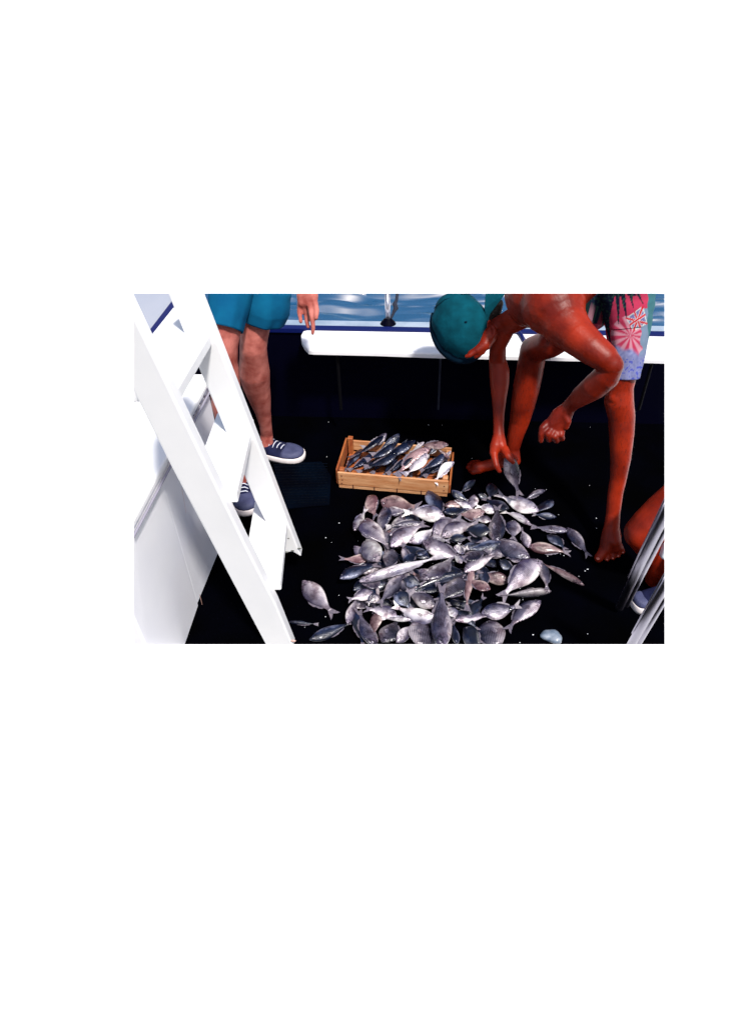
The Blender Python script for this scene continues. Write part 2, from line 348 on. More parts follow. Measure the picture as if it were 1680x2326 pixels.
# ================================================================== LADDER
K = .092; YF, YN = 1.323, 1.0775
ld = thing('ladder', 'white painted wooden boat ladder leaning over the left side of the deck', 'ladder', (-.35, 1.2, 0))
def stringer(pts, Y, name='stringer'):
    bm = prism([PY(p[0], p[1], Y, K) if len(p) == 2 else PY(p[0], p[1], Y + .034, K) - Vector((0, .034, 0)) for p in pts], Vector((0, .034, 0))); bevel(bm, .004, 2)
    return from_bm(name, bm, M['white'], ld)
def ext(a, b, y):
    return (a[0] + (b[0] - a[0]) * (y - a[1]) / (b[1] - a[1]), y)
nl = [(388, 1060), (602, 1463)]; nr = [(466, 1009), (632, 1353)]
near = [(170, 620), (270, 600, 1), (307, 670, 1), (466, 1009, 1), (564, 1216, 1), (632, 1353, 1), (676, 1463, 1), (694, 1505, 1), (625, 1508), (602, 1463), (388, 1060), (304, 892)]
stringer(near, YN)
far = [(352, 600), (440, 600, 1), (466, 667, 1), (617, 1060, 1), (687, 1246, 1), (664, 1254), (640, 1257), (578, 1138), (550, 1070), (466, 872), (440, 811), (381, 667)]
stringer(far, YF)
# treads: front edges measured at the far stringer, then carried to the near one at the same height
def tread(ff, nf, fb, nb, thick=.028):
    z = (PY(ff[0], ff[1], YF, K).z + PY(nf[0], nf[1], YN + .035, K).z) / 2
    q = [PZ(x, y, z) for x, y in (nf, ff, fb, nb)]
    q[0] = q[1] + (q[0] - q[1]) * min(1.0, (q[1].y - (YN - K * z + .030)) / (q[1].y - q[0].y))
    q[3] = q[2] + (q[3] - q[2]) * (q[2].y - (YN - K * z + .030)) / (q[2].y - q[3].y)
    t = Vector((0, 0, -thick)); bm = bmesh.new(); bx8(bm, [p + t for p in q], q); bevel(bm, .004, 2)
    from_bm('tread', bm, M['white'], ld)
tread((476, 758), (401, 884), (394, 695), (346, 755))
tread((576, 950), (530, 1150), (493, 936), (466, 1009))
tread((654, 1158), (634, 1349), (578, 1138), (565, 1216))
for x, y, r in ((680, 1246, .007), (664, 1251, .006), (650, 1254, .007), (655, 1223, .0035)):
    bm = bmesh.new(); ball(bm, PY(x, y, YF - .001, K), r, 1, (1, .25, .5)); from_bm('grime_spot', bm, M['grime'], ld)
bm = bmesh.new(); ball(bm, PY(666, 1456, YN - .001, K), .008, 1, (1, .25, .7)); from_bm('grime_spot', bm, M['rust'], ld)
adopt(ld)

# ================================================================== MAT
mt = thing('rubber_mat', 'blue-black ribbed rubber mat in front of the right shoe', 'mat', PZ(680, 1095))
mp_ = [(622, 1058), (730, 1052), (752, 1085), (748, 1150), (640, 1160)]
bm = prism([lift(PZ(x, y), .004) for x, y in mp_], Vector((0, 0, .004))); from_bm('mat_sheet', bm, M['mat'], mt)
bm = bmesh.new()
for i in range(15):
    a, c = lift(PZ(624 + i * .6, 1060 + i * 6.4), .010), lift(PZ(744, 1058 + i * 6.2), .010)
    tube(bm, [a, a.lerp(c, .5) + Vector((0, .002 * math.sin(i), 0)), c], .0022, 5)
from_bm('rib', bm, M['mat'], mt)['kind'] = 'stuff'
adopt(mt)

# ================================================================== CRATE
CR = Matrix.Rotation(math.atan2(-.047, .38), 4, 'Z')
cFL = PZ(771, 1105); ang = math.atan2((PZ(1015, 1126) - cFL).y, (PZ(1015, 1126) - cFL).x); LEN = (PZ(1015, 1126) - cFL).length
cr = thing('wooden_crate', 'shallow pine crate of slim fish standing on the deck between the men', 'crate', cFL)
cr.rotation_euler = (0, 0, ang); WID, HT = .185, .072
def cbox(name, a, b_, m, bev=.0015):
    bm = bmesh.new(); (x0, y0, z0), (x1, y1, z1) = a, b_
    bx8(bm, [(x0, y0, z0), (x1, y0, z0), (x1, y1, z0), (x0, y1, z0)], [(x0, y0, z1), (x1, y0, z1), (x1, y1, z1), (x0, y1, z1)]); bevel(bm, bev, 1)
    return from_bm(name, bm, m, cr)
cbox('front_board', (-.002, -.008, .016), (LEN + .002, 0, HT), M['woodA'])
cbox('base_batten', (-.001, -.006, .0), (LEN, .012, .013), M['woodA'])
cbox('back_board', (0, WID + .001, .02), (LEN, WID + .008, HT - .008), M['woodA'])
cbox('base_batten', (0, WID - .012, .0), (LEN, WID + .004, .013), M['woodB'])
cbox('end_board', (-.010, .001, .012), (-.003, WID - .001, HT + .006), M['woodB'])
cbox('end_board', (LEN + .003, .001, .012), (LEN + .010, WID - .001, HT - .022), M['woodB'])
for i in range(5): cbox('bottom_slat', (.004, .012 + i * .034, .0135), (LEN - .004, .042 + i * .034, .018), M['woodB'])
for x in (.001, LEN - .019):
    for y in (.001, WID - .019): cbox('corner_post', (x, y, .019), (x + .018, y + .018, HT + (.016 if x < .1 and y > .1 else .006 if y < .1 else -.014)), M['woodA'] if x > .1 else M['woodB'])
for x, z in ((.012, .058), (.014, .040), (.011, .024), (LEN - .012, .05), (LEN - .012, .03)):
    bm = bmesh.new(); ball(bm, Vector((x, -.009, z)), .0028, 1, (1, .4, 1)); from_bm('nail', bm, M['nail'], cr)
for x in (.050, .125, .205, .29):
    cbox('wire_tie', (x, -.0095, .002), (x + .0025, -.0085, .022), M['nail'], .0003)

# ================================================================== FISH
def fish_parts(kind, bend, lift_, fat):
    """bmeshes of one fish, length 1, head at -x, back at +y, flank up (+z)"""
    if kind == 'bream':
        prof = [(0, .012, -.01), (.03, .045, -.03), (.08, .085, -.065), (.16, .135, -.105), (.26, .175, -.145), (.38, .195, -.170), (.5, .185, -.165), (.62, .155, -.140), (.75, .105, -.095), (.87, .055, -.050), (.95, .036, -.034), (1, .036, -.036)]
        th = [.008, .028, .045, .062, .075, .080, .076, .064, .045, .024, .013, .008]
    else:
        prof = [(0, .008, -.008), (.03, .024, -.022), (.08, .040, -.038), (.16, .058, -.056), (.26, .068, -.072), (.38, .074, -.080), (.5, .072, -.077), (.62, .062, -.064), (.75, .045, -.045), (.87, .025, -.025), (.95, .016, -.016), (1, .018, -.018)]
        th = [.006, .020, .034, .048, .056, .058, .055, .046, .032, .017, .009, .007]
    BL = .84
    def warp(p):
        x = p.x + .1; return Vector((p.x, p.y * fat + bend * (x * x) , p.z + lift_ * (x * x)))
    SEG = 14; out_ = {}
    bm = bmesh.new(); rings = []
    for (s, hi, lo), w in zip(prof, th):
        x = -.5 + s * BL; ring = []
        for k in range(SEG):
            a = 2 * math.pi * k / SEG; c, sn = math.cos(a), math.sin(a)
            y = (hi if sn > 0 else -lo) * math.copysign(abs(sn) ** .9, sn)
            z = w * math.copysign(abs(c) ** 1.15, c)
            if .20 < s < .3 and c > 0: z += .004
            ring.append(bm.verts.new(warp(Vector((x, y, z)))))
        rings.append(ring)
    for a, b_ in zip(rings, rings[1:]):
        for k in range(SEG): bm.faces.new((a[k], a[(k + 1) % SEG], b_[(k + 1) % SEG], b_[k]))
    bm.faces.new(rings[0][::-1]); bm.faces.new(rings[-1]); out_['body'] = bm
    def blade(pts, t=.006):
        bm = bmesh.new(); n = len(pts)
        a = [bm.verts.new(warp(Vector((x, y, z + t / 2)))) for x, y, z in pts]; b2 = [bm.verts.new(warp(Vector((x, y, z - t / 2)))) for x, y, z in pts]
        bm.faces.new(a); bm.faces.new(b2[::-1])
        for i in range(n): bm.faces.new((a[i], b2[i], b2[(i + 1) % n], a[(i + 1) % n]))
        bmesh.ops.triangulate(bm, faces=bm.faces[:]); return bm
    hh = .036 if kind == 'bream' else .018; tl = .105 if kind == 'bream' else .07
    out_['tail_fin'] = blade([(.325, hh, 0), (.37, hh + .02, 0), (.44, tl * .75, .004), (.50, tl, .006), (.475, tl * .5, .004), (.425, 0, 0), (.475, -tl * .5, -.003), (.50, -tl, -.004), (.44, -tl * .75, 0), (.37, -hh - .02, 0), (.325, -hh, 0)])
    k_ = 1 if kind == 'bream' else .42
    d = []
    for i in range(9): d.append((-.20 + i * .052, (.155 + .028 * math.sin(i / 8 * math.pi) - max(0, i - 4) * .020) * k_ + (.020 if i % 2 else .008), 0))
    d += [(.215, .06 * k_, 0), (.1, .12 * k_, 0), (-.05, .15 * k_, 0), (-.2, .14 * k_, 0)]
    out_['dorsal_fin'] = blade(d, .004)
    out_['pectoral_fin'] = blade([(-.245, -.02 * k_, .072 * (1 if k_ == 1 else .8)), (-.16, .012 * k_, .088 * (1 if k_ == 1 else .75)), (-.06, -.03 * k_, .090 * (1 if k_ == 1 else .75)), (-.13, -.07 * k_, .085 * (1 if k_ == 1 else .72))], .005)
    ex, ey, ez, er = (-.405, .045, .043, .026) if kind == 'bream' else (-.43, .012, .030, .016)
    bm = bmesh.new(); ball(bm, warp(Vector((ex, ey * .9, ez))), er, 1, (1, 1, .35)); out_['eye_rim'] = bm
    bm = bmesh.new(); ball(bm, warp(Vector((ex, ey * .9, ez + .006))), er * .62, 1, (1, 1, .5)); out_['eye'] = bm
    # edge of the gill cover: a raised crescent
    bm = bmesh.new(); gy = .125 if kind == 'bream' else .045; pts = []
    for i in range(9):
        a = -1.15 + 2.3 * i / 8; yy = math.sin(a) * gy; pts.append(warp(Vector((-.30 + .045 * math.cos(a) - .02, yy - .01, (.070 if kind == 'bream' else .052) * math.sqrt(max(.05, 1 - (yy / (gy * 1.35)) ** 2)) + .002))))
    tube(bm, pts, .0045, 5); out_['gill_cover'] = bm
    return out_
VAR = []
for kind, bend, lf, fat in (('bream', 0, 0, 1), ('bream', .18, .05, .95), ('bream', -.2, -.04, 1.05), ('bream', .08, .16, .9), ('bream', -.3, .1, 1), ('slim', 0, 0, 1), ('slim', .22, .05, 1.05), ('slim', -.2, .1, 1)):
    v = {}
    for nm, bm in fish_parts(kind, bend, lf, fat).items():
        bmesh.ops.recalc_face_normals(bm, faces=bm.faces)
        if nm == 'body':
            bmesh.ops.subdivide_edges(bm, edges=bm.edges[:], cuts=1, use_grid_fill=True, smooth=.6)
        me = bpy.data.meshes.new(nm); bm.to_mesh(me); bm.free()
        if nm in ('body', 'eye', 'eye_rim', 'gill_cover'):
            for p in me.polygons: p.use_smooth = True
        v[nm] = me
    VAR.append((kind, v))
CACHE = {}
def fish_mesh(vi, nm, tone):
    if (vi, nm, tone) not in CACHE:
        me = VAR[vi][1][nm].copy(); me.materials.clear()
        me.materials.append(M['eye'] if nm == 'eye' else M['eye_rim'] if nm == 'eye_rim' else M['gill'] if nm == 'gill_cover' else M['fin'] if nm in ('tail_fin', 'dorsal_fin') and tone != 'w' else TONES[tone][1]); CACHE[(vi, nm, tone)] = me
    return CACHE[(vi, nm, tone)]
def make_fish(hd, tl, wpx, tone, kind='bream', roll=None, flip=None, label='fish', group=None, name='fish', nrm=None, vi=None, small=False):
    hd, tl = Vector(hd), Vector(tl); X = tl - hd; Ln = X.length; X.normalize()
    nv = Vector(nrm) if nrm else (Vector((random.uniform(-.25, .25), random.uniform(-.6, .1), 1)) if random.random() < .62 else Vector((random.uniform(-.9, .9), random.uniform(-.9, .5), .8)))
    Z = (nv - X * nv.dot(X)).normalized(); Y = Z.cross(X)
    if flip is None: flip = random.random() < .5
    if roll is None: roll = random.gauss(0, .18)
    q = Matrix.Rotation(roll, 3, X); Z = q @ Z; Y = q @ Y
    mid = (hd + tl) / 2; x0, y0, t0 = proj(mid); x1, y1, t1 = proj(mid + Y * .01)
    pxm = math.hypot(x1 - x0, y1 - y0) / .01
    full = .37 if kind == 'bream' else .155
    sy = Ln * .95 if not wpx else min(max(wpx / pxm / full, Ln * .6), Ln * 1.75)
    sz = Ln * (.95 if kind == 'bream' else 1.0)
    if vi is None: vi = random.choice([0, 1, 2, 3, 4] if kind == 'bream' else [5, 6, 7])
    root = bpy.data.objects.new(name, None); COL.objects.link(root); root.empty_display_size = .02
    sgn = -1 if flip else 1
    rot = Matrix((X, Y, Z)).transposed().to_4x4()
    root.matrix_world = Matrix.Translation(mid) @ rot
    tag(root, label, 'fish', group)
    for nm in ('body', 'tail_fin', 'dorsal_fin', 'pectoral_fin', 'gill_cover', 'eye_rim', 'eye'):
        if small and nm in ('pectoral_fin', 'gill_cover', 'eye_rim'): continue
        c = bpy.data.objects.new(nm, fish_mesh(vi, nm, tone)); COL.objects.link(c); c.parent = root
        c.scale = (Ln, sy * sgn, sz)
    return root

# coordinates of the single fish, read off the photograph in five enlargements: origin and scale of each
ZO = {'A': (760, 1100, .1832), 'B': (1040, 1080, .1954), 'C': (640, 1270, .2076), 'D': (940, 1270, .232), 'K': (740, 960, .1954)}
FISH = [  # view, head x,y, tail x,y, body height, tone, kind, own label or ''
 ('B',180,60,20,200,75,'d','bream',''), ('B',390,105,385,270,120,'d','bream','dark blue bream seen from its head, highest in the far end of the heap'),
 ('B',240,225,350,265,60,'d','bream',''), ('B',565,385,310,285,100,'d','bream',''),
 ('B',985,170,770,270,60,'g','slim','thin grey fish apart from the heap, just right of the held fish'),
 ('A',420,165,500,390,170,'k','bream','brown-bellied bream at the far left corner of the heap, below the crate'),
 ('A',600,225,1010,300,190,'k','bream','pinkish bream lying just below the front board of the crate'),
 ('A',640,320,900,350,100,'p','bream',''), ('A',1340,400,910,320,170,'w','bream','white-headed bream with its head to the right, below the crate'),
 ('A',1170,105,1330,400,170,'d','bream','dark blue bream touching the right end of the crate front'),
 ('A',1460,90,1640,210,80,'d','bream',''), ('A',1380,265,1680,230,85,'k','bream',''), ('A',1360,340,1640,310,90,'d','bream',''),
 ('A',255,565,375,340,120,'w','bream','small white bream at the outermost left of the heap, head down'),
 ('A',610,320,600,600,190,'g','bream',''), ('A',380,460,610,780,230,'p','bream','large pale bream on the left edge of the heap'),
 ('A',510,940,380,630,210,'w','bream','white-bellied bream hanging off the left edge of the heap, head towards the camera'),
 ('A',1080,490,680,500,90,'g','slim',''), ('A',700,620,920,550,70,'w','bream',''), ('A',715,740,1060,490,170,'p','bream',''),
 ('A',950,715,1240,560,120,'w','bream',''), ('A',1225,630,1510,400,180,'p','bream',''), ('A',1340,620,1720,460,160,'p','bream',''),
 ('A',1180,680,1400,700,110,'g','bream',''), ('A',1440,665,1660,655,90,'d','bream',''), ('A',1490,800,1640,815,110,'w','bream',''),
 ('A',1150,900,860,760,130,'d','bream',''), ('A',860,960,1010,840,110,'d','bream',''), ('A',1020,870,1140,810,80,'d','bream',''),
 ('A',1120,740,1580,940,180,'p','bream','large pale bream in the left middle of the heap, tail pointing right'),
 ('A',705,830,640,1060,180,'g','bream',''),
 ('B',190,245,165,400,110,'p','bream',''), ('B',410,420,240,345,90,'w','bream',''), ('B',150,375,-20,300,70,'w','bream',''), ('B',130,400,-20,430,60,'d','bream',''),
 ('B',290,440,10,475,120,'k','bream',''), ('B',370,520,190,500,70,'p','bream',''), ('B',350,640,80,620,150,'d','bream',''),
 ('B',430,760,455,390,170,'g','bream','striped grey bream standing out of the heap top, tail towards the crate'),
 ('B',895,415,490,250,165,'w','bream','bright whitish bream just below the tail of the held fish'),
 ('B',1090,300,900,440,130,'d','bream','dark striped bream at the far right edge of the heap'), ('B',1120,480,890,455,70,'d','bream',''),
 ('B',830,555,560,410,70,'w','slim',''), ('B',650,540,640,730,155,'g','bream','round-bodied striped grey bream in the right middle of the heap'),
 ('B',820,820,750,630,100,'p','bream',''), ('B',800,930,330,735,190,'g','bream','big grey bream lying across the middle of the heap, head to the right'),
 ('B',370,895,310,780,110,'w','bream',''), ('B',20,900,10,800,90,'w','bream',''), ('B',80,970,310,870,130,'g','bream',''), ('B',40,1010,-40,920,70,'w','bream',''),
 ('B',1250,640,890,600,75,'g','slim','slim grey fish lying above the pink-bellied one on the right of the heap'),
 ('B',1060,700,1250,840,100,'d','bream',''), ('B',840,820,1255,880,120,'k','bream','pinkish gutted-looking bream among water drops on the right of the heap'),
 ('B',1295,630,1515,910,125,'g','bream','grey bream lying outermost right, tail towards the bare foot'),
 ('B',720,1000,580,965,60,'g','bream',''), ('B',490,1010,650,1100,140,'d','bream',''), ('B',90,1100,420,910,120,'p','bream',''),
 ('C',655,195,1000,60,110,'d','bream','dark blue-backed bream with its head left, just off the left side of the heap'),
 ('D',110,200,400,0,140,'p','bream',''), ('C',1520,120,1700,250,110,'p','bream',''),
 ('C',1350,230,1520,290,120,'d','bream',''), ('C',905,285,1110,225,120,'p','bream',''),
 ('D',450,130,-30,290,85,'d','slim','dark slim fish lying across the centre of the heap'),
 ('C',915,225,1680,-15,95,'w','slim','long slim white-bellied fish lying across the left of the heap'),
 ('C',1300,195,1070,470,145,'g','bream',''), ('C',1250,380,1410,520,150,'d','bream',''),
 ('C',980,370,750,440,110,'p','bream',''), ('C',715,690,810,430,100,'p','bream','pale yellowish bream standing on edge at the left front of the heap'),
 ('C',1060,410,950,480,100,'p','bream',''), ('C',790,470,960,550,100,'g','bream',''), ('C',1240,610,960,530,120,'p','bream',''),
 ('C',820,590,900,940,130,'d','bream',''), ('C',1010,940,850,610,170,'g','bream',''), ('C',1040,600,1020,820,130,'k','bream',''),
 ('C',1110,890,1260,670,180,'g','bream',''), ('C',1400,660,1120,650,55,'w','slim',''), ('C',1260,890,1450,710,120,'p','bream',''),
 ('D',185,460,-60,330,130,'p','bream',''), ('D',190,590,-170,500,130,'w','bream','bright white-bellied bream near the bottom middle of the heap'),
 ('D',60,620,110,930,230,'g','bream','striped bream cut by the bottom edge left of the large upright one'),
 ('D',560,120,490,470,0,'k','slim',''), ('D',470,185,290,420,170,'g','bream','grey bream with pink belly strip, right of the heap centre'),
 ('D',730,290,530,200,120,'k','bream',''), ('D',410,555,320,465,80,'w','bream',''),
 ('D',420,820,385,630,70,'d','bream',''), ('D',275,860,275,330,190,'g','bream','large striped grey bream with tail up at the bottom front of the heap'),
 ('D',500,690,650,900,150,'d','bream','dark blue bream cut by the bottom edge, right of the large striped one'),
 ('D',740,620,800,930,230,'g','bream','broad striped bream cut by the bottom edge, rightmost of the heap front'),
 ('D',690,540,1010,480,150,'g','bream','grey bream with a round black spot near its tail, at the front right'),
 ('D',1200,420,915,655,135,'g','bream','grey bream with its head up, beside the black-spotted one'),
 ('D',1240,45,1320,290,95,'g','bream',''), ('D',1215,35,865,325,190,'p','bream','large pale oval bream with its tail down left, on the right front of the heap'),
 ('D',1295,320,870,360,125,'p','bream','pale bream lying directly under the large pale oval one'),
 ('D',1635,235,1255,35,55,'k','slim','slim curved pale fish off the right side of the heap'),
 ('C',255,265,545,580,185,'p','bream','single pale bream lying alone on the deck right of the ladder foot'),
 ('C',90,690,365,712,40,'d','slim','thin dark fish poking out from behind the ladder foot'),
 ('C',335,870,750,700,120,'d','bream','dark blue bream apart at the bottom left, tail touching the heap'),
]
DIRN = ['right', 'upper right', 'top', 'upper left', 'left', 'lower left', 'bottom', 'lower right']
def where(x, y):
    v = 'far' if y < 1190 else 'middle' if y < 1300 else 'near'
    h = 'left' if x < 905 else 'centre' if x < 1040 else 'right'
    return v + ' ' + h + ' part' if v != 'middle' or h != 'centre' else 'very middle'
GROUP = 'caught fish heaped on the deck'
seen = {}
def auto_label(hx, hy, tx, ty, tone, kind):
    a = math.atan2(-(hy - ty), hx - tx); d = DIRN[round(a / (math.pi / 4)) % 8]
    nm = 'bream' if kind == 'bream' else 'slim fish'
    return '%s %s in the %s of the heap, head to %s' % (TONES[tone][0], nm, where((hx + tx) / 2, (hy + ty) / 2).replace(' part', ''), d)
# hidden lower layer of the heap first
for i in range(34):
    a = random.uniform(0, 2 * math.pi); rr = math.sqrt(random.random()) * .85
    x = 985 + 195 * rr * math.cos(a); y = 1295 + 150 * rr * math.sin(a)
    th = random.uniform(0, 6.28); l = 42
    h_ = PZ(x + l * math.cos(th), y + l * math.sin(th) * .7, .018); t_ = PZ(x - l * math.cos(th), y - l * math.sin(th) * .7, .018)
    make_fish(h_, t_, 0, random.choice('dddg'), label='dark wet bream half buried under the other fish of the heap', group='dark fish buried in the heap')
random.seed(21)
for i in range(34):
    a = random.uniform(0, 2 * math.pi); rr = math.sqrt(random.random()) * .92
    x = 985 + 205 * rr * math.cos(a); y = 1300 + 165 * rr * math.sin(a)
    th = random.uniform(0, 6.28); l = random.uniform(36, 46); z_ = .022 + .035 * (1 - rr * rr); tn = random.choice('pggddddk')
    hx, hy, tx, ty = x + l * math.cos(th), y + l * math.sin(th) * .75, x - l * math.cos(th), y - l * math.sin(th) * .75
    make_fish(PZ(hx, hy, z_ + random.uniform(-.01, .012)), PZ(tx, ty, z_), 0, tn, label=auto_label(hx, hy, tx, ty, tn, 'bream'), group=GROUP)
random.seed(5)
for i, (zv, hx, hy, tx, ty, w, tone, kind, lab) in enumerate(FISH):
    ox, oy, s = ZO[zv]; hx, hy, tx, ty, w = ox + hx * s, oy + hy * s, ox + tx * s, oy + ty * s, w * s * (1.22 if kind == 'bream' else 1.1)
    gx, gy = (tx - hx) * .09, (ty - hy) * .09; hx -= gx; hy -= gy; tx += gx * 1.6; ty += gy * 1.6
    mx_, my_ = (hx + tx) / 2, (hy + ty) / 2
    r2 = ((mx_ - 985) / 230) ** 2 + ((my_ - 1300) / 190) ** 2
    z = .020 + .050 * max(0, 1 - r2) + (random.uniform(0, .016) if r2 < 1.1 else 0)
    za, zb_ = z + random.uniform(-.008, .012), z + random.uniform(-.010, .006)
    if r2 > 1.15: za = zb_ = .017
    vi = 0 if 'alone' in lab else None
    f_ = make_fish(PZ(hx, hy, za), PZ(tx, ty, zb_), w, tone, kind, label=lab or auto_label(hx, hy, tx, ty, tone, kind), group=GROUP, roll=0 if 'alone' in lab else None, flip=True if 'alone' in lab else None, vi=vi, nrm=(0, -.5, 1) if 'alone' in lab else None)
    if 'black spot' in lab:
        bm = bmesh.new(); ball(bm, Vector((.20, 0, .045)), .04, 2, (1, 1, .35))
        c = from_bm('dark_spot', bm, M['eye'], f_, True); c.scale = f_.children[0].scale
# the fish in his hand
make_fish(P(1149, 1032, 2.13), P(1180, 1130, 2.19), 37, 'g', 'bream', roll=0, nrm=-FWD + RIGHT * .25, flip=False, vi=0,
          label='striped grey bream hanging head up from the fingers of the bending man')
# crate fish
CF = [(950,190,790,350,100,'d','slim','dark blue fish between the left group and the pale fish in the crate'), (1140,225,980,350,95,'w','slim','short whitish fish behind the long pale one in the crate'), (1320,235,1170,400,110,'d','slim','dark fish lying under the pinkish one at the back of the crate'), (1450,330,1330,480,90,'p','slim','pale silver fish by the right end of the crate'), (690,150,300,430,120,'d','slim','darkest slim fish, leftmost in the crate'), (715,140,440,330,80,'g','slim','grey slim fish on top of the leftmost fish in the crate'),
 (865,150,560,430,110,'d','slim','dark blue slim fish with its head against the back board of the crate'), (820,250,480,470,80,'d','slim','dark blue slim fish second from the left in the crate'),
 (1035,205,600,480,110,'d','slim','blue-grey slim fish across the middle of the crate, head at the back'), (840,375,450,555,90,'d','slim','dark slim fish with tail over the front board of the crate'),
 (1000,400,840,560,80,'d','slim','short dark blue fish in the centre of the crate'), (1420,260,1050,265,90,'k','slim','pinkish fish lying lengthwise at the back right of the crate'),
 (1430,420,1270,280,90,'k','slim','pinkish fish at the right end of the crate'), (1390,370,1110,590,140,'d','slim','thick dark fish near the right end of the crate'),
 (1180,280,770,610,90,'k','slim','long pale pink-bellied fish slanting across the crate middle'), (1190,370,930,640,95,'w','slim','white-bellied fish right of the pale pink one in the crate'),
 (1470,440,1230,680,90,'w','slim','bright white-bellied fish at the front right corner of the crate')]
for i, (hx, hy, tx, ty, w, tone, kind, lab) in enumerate(CF):
    ox, oy, s = ZO['K']; z = .052 + .002 * (i % 4) + (.006 if i > 9 else 0)
    make_fish(PZ(ox + hx * s, oy + hy * s, z + .042), PZ(ox + tx * s, oy + ty * s, z + .008), w * s * 1.65, tone, kind, roll=random.gauss(0, .1), label=lab, group='slim fish lying in the wooden crate')
for i in range(10):
    x = 800 + i * 21; th = -.75 + random.uniform(-.15, .15); y = 1052 + i * 1.5 + random.uniform(-6, 6); l = 34
    make_fish(PZ(x + l * math.cos(th), y + l * math.sin(th), .034), PZ(x - l * math.cos(th), y - l * math.sin(th), .034), 16, 'd', 'slim', label='dark slim fish lying at the bottom of the crate', group='dark fish at the bottom of the crate')

# lump on the deck, loose scales and drops
bm = bmesh.new(); c = PZ(1256, 1447, .014); ball(bm, c, .026, 3, (1.25, .75, .5), Matrix.Rotation(-.4, 4, 'Z'))
for v in bm.verts: v.co += (v.co - c) * .45 * noise.noise(v.co * 45)
tag(from_bm('fish_scrap', bm, M['lump'], smooth=True), 'pale blue-grey scrap of fish lying alone at the bottom right', 'fish scrap')
bm = bmesh.new()
SP = [(973, 965), (1004, 965), (1340, 970), (1058, 934), (1102, 938), (828, 925), (1215, 1110), (1240, 1112), (1250, 1136), (1268, 1169), (1354, 1200), (1328, 1297), (1334, 1293), (1314, 1309), (1136, 1272), (1100, 1293), (1187, 1362), (1224, 1365), (1055, 1353), (770, 1188), (1236, 1258), (1243, 1263), (1226, 1257), (1280, 1262), (1285, 1256), (1272, 1258), (1334, 1440), (1210, 1442), (1180, 1460), (739, 1401), (692, 1425), (620, 940), (1163, 1030), (1245, 1219), (1260, 1259)]
for i in range(60): SP.append((random.gauss(1010, 200), random.gauss(1270, 90)))
for i in range(10): SP.append((random.uniform(640, 1400), random.uniform(930, 1460)))
for x, y in SP:
    if not (610 < x < 1480 and y < 1500): continue
    r = random.uniform(.0009, .0022); ball(bm, PZ(x, y, .002), r, 1, (random.uniform(.8, 1.8), .9, .5))
bmesh.ops.recalc_face_normals(bm, faces=bm.faces)
o = from_bm('fish_scales', bm, M['scale'], smooth=True); o['kind'] = 'stuff'; o['label'] = 'loose scales and water drops scattered on the dark deck'

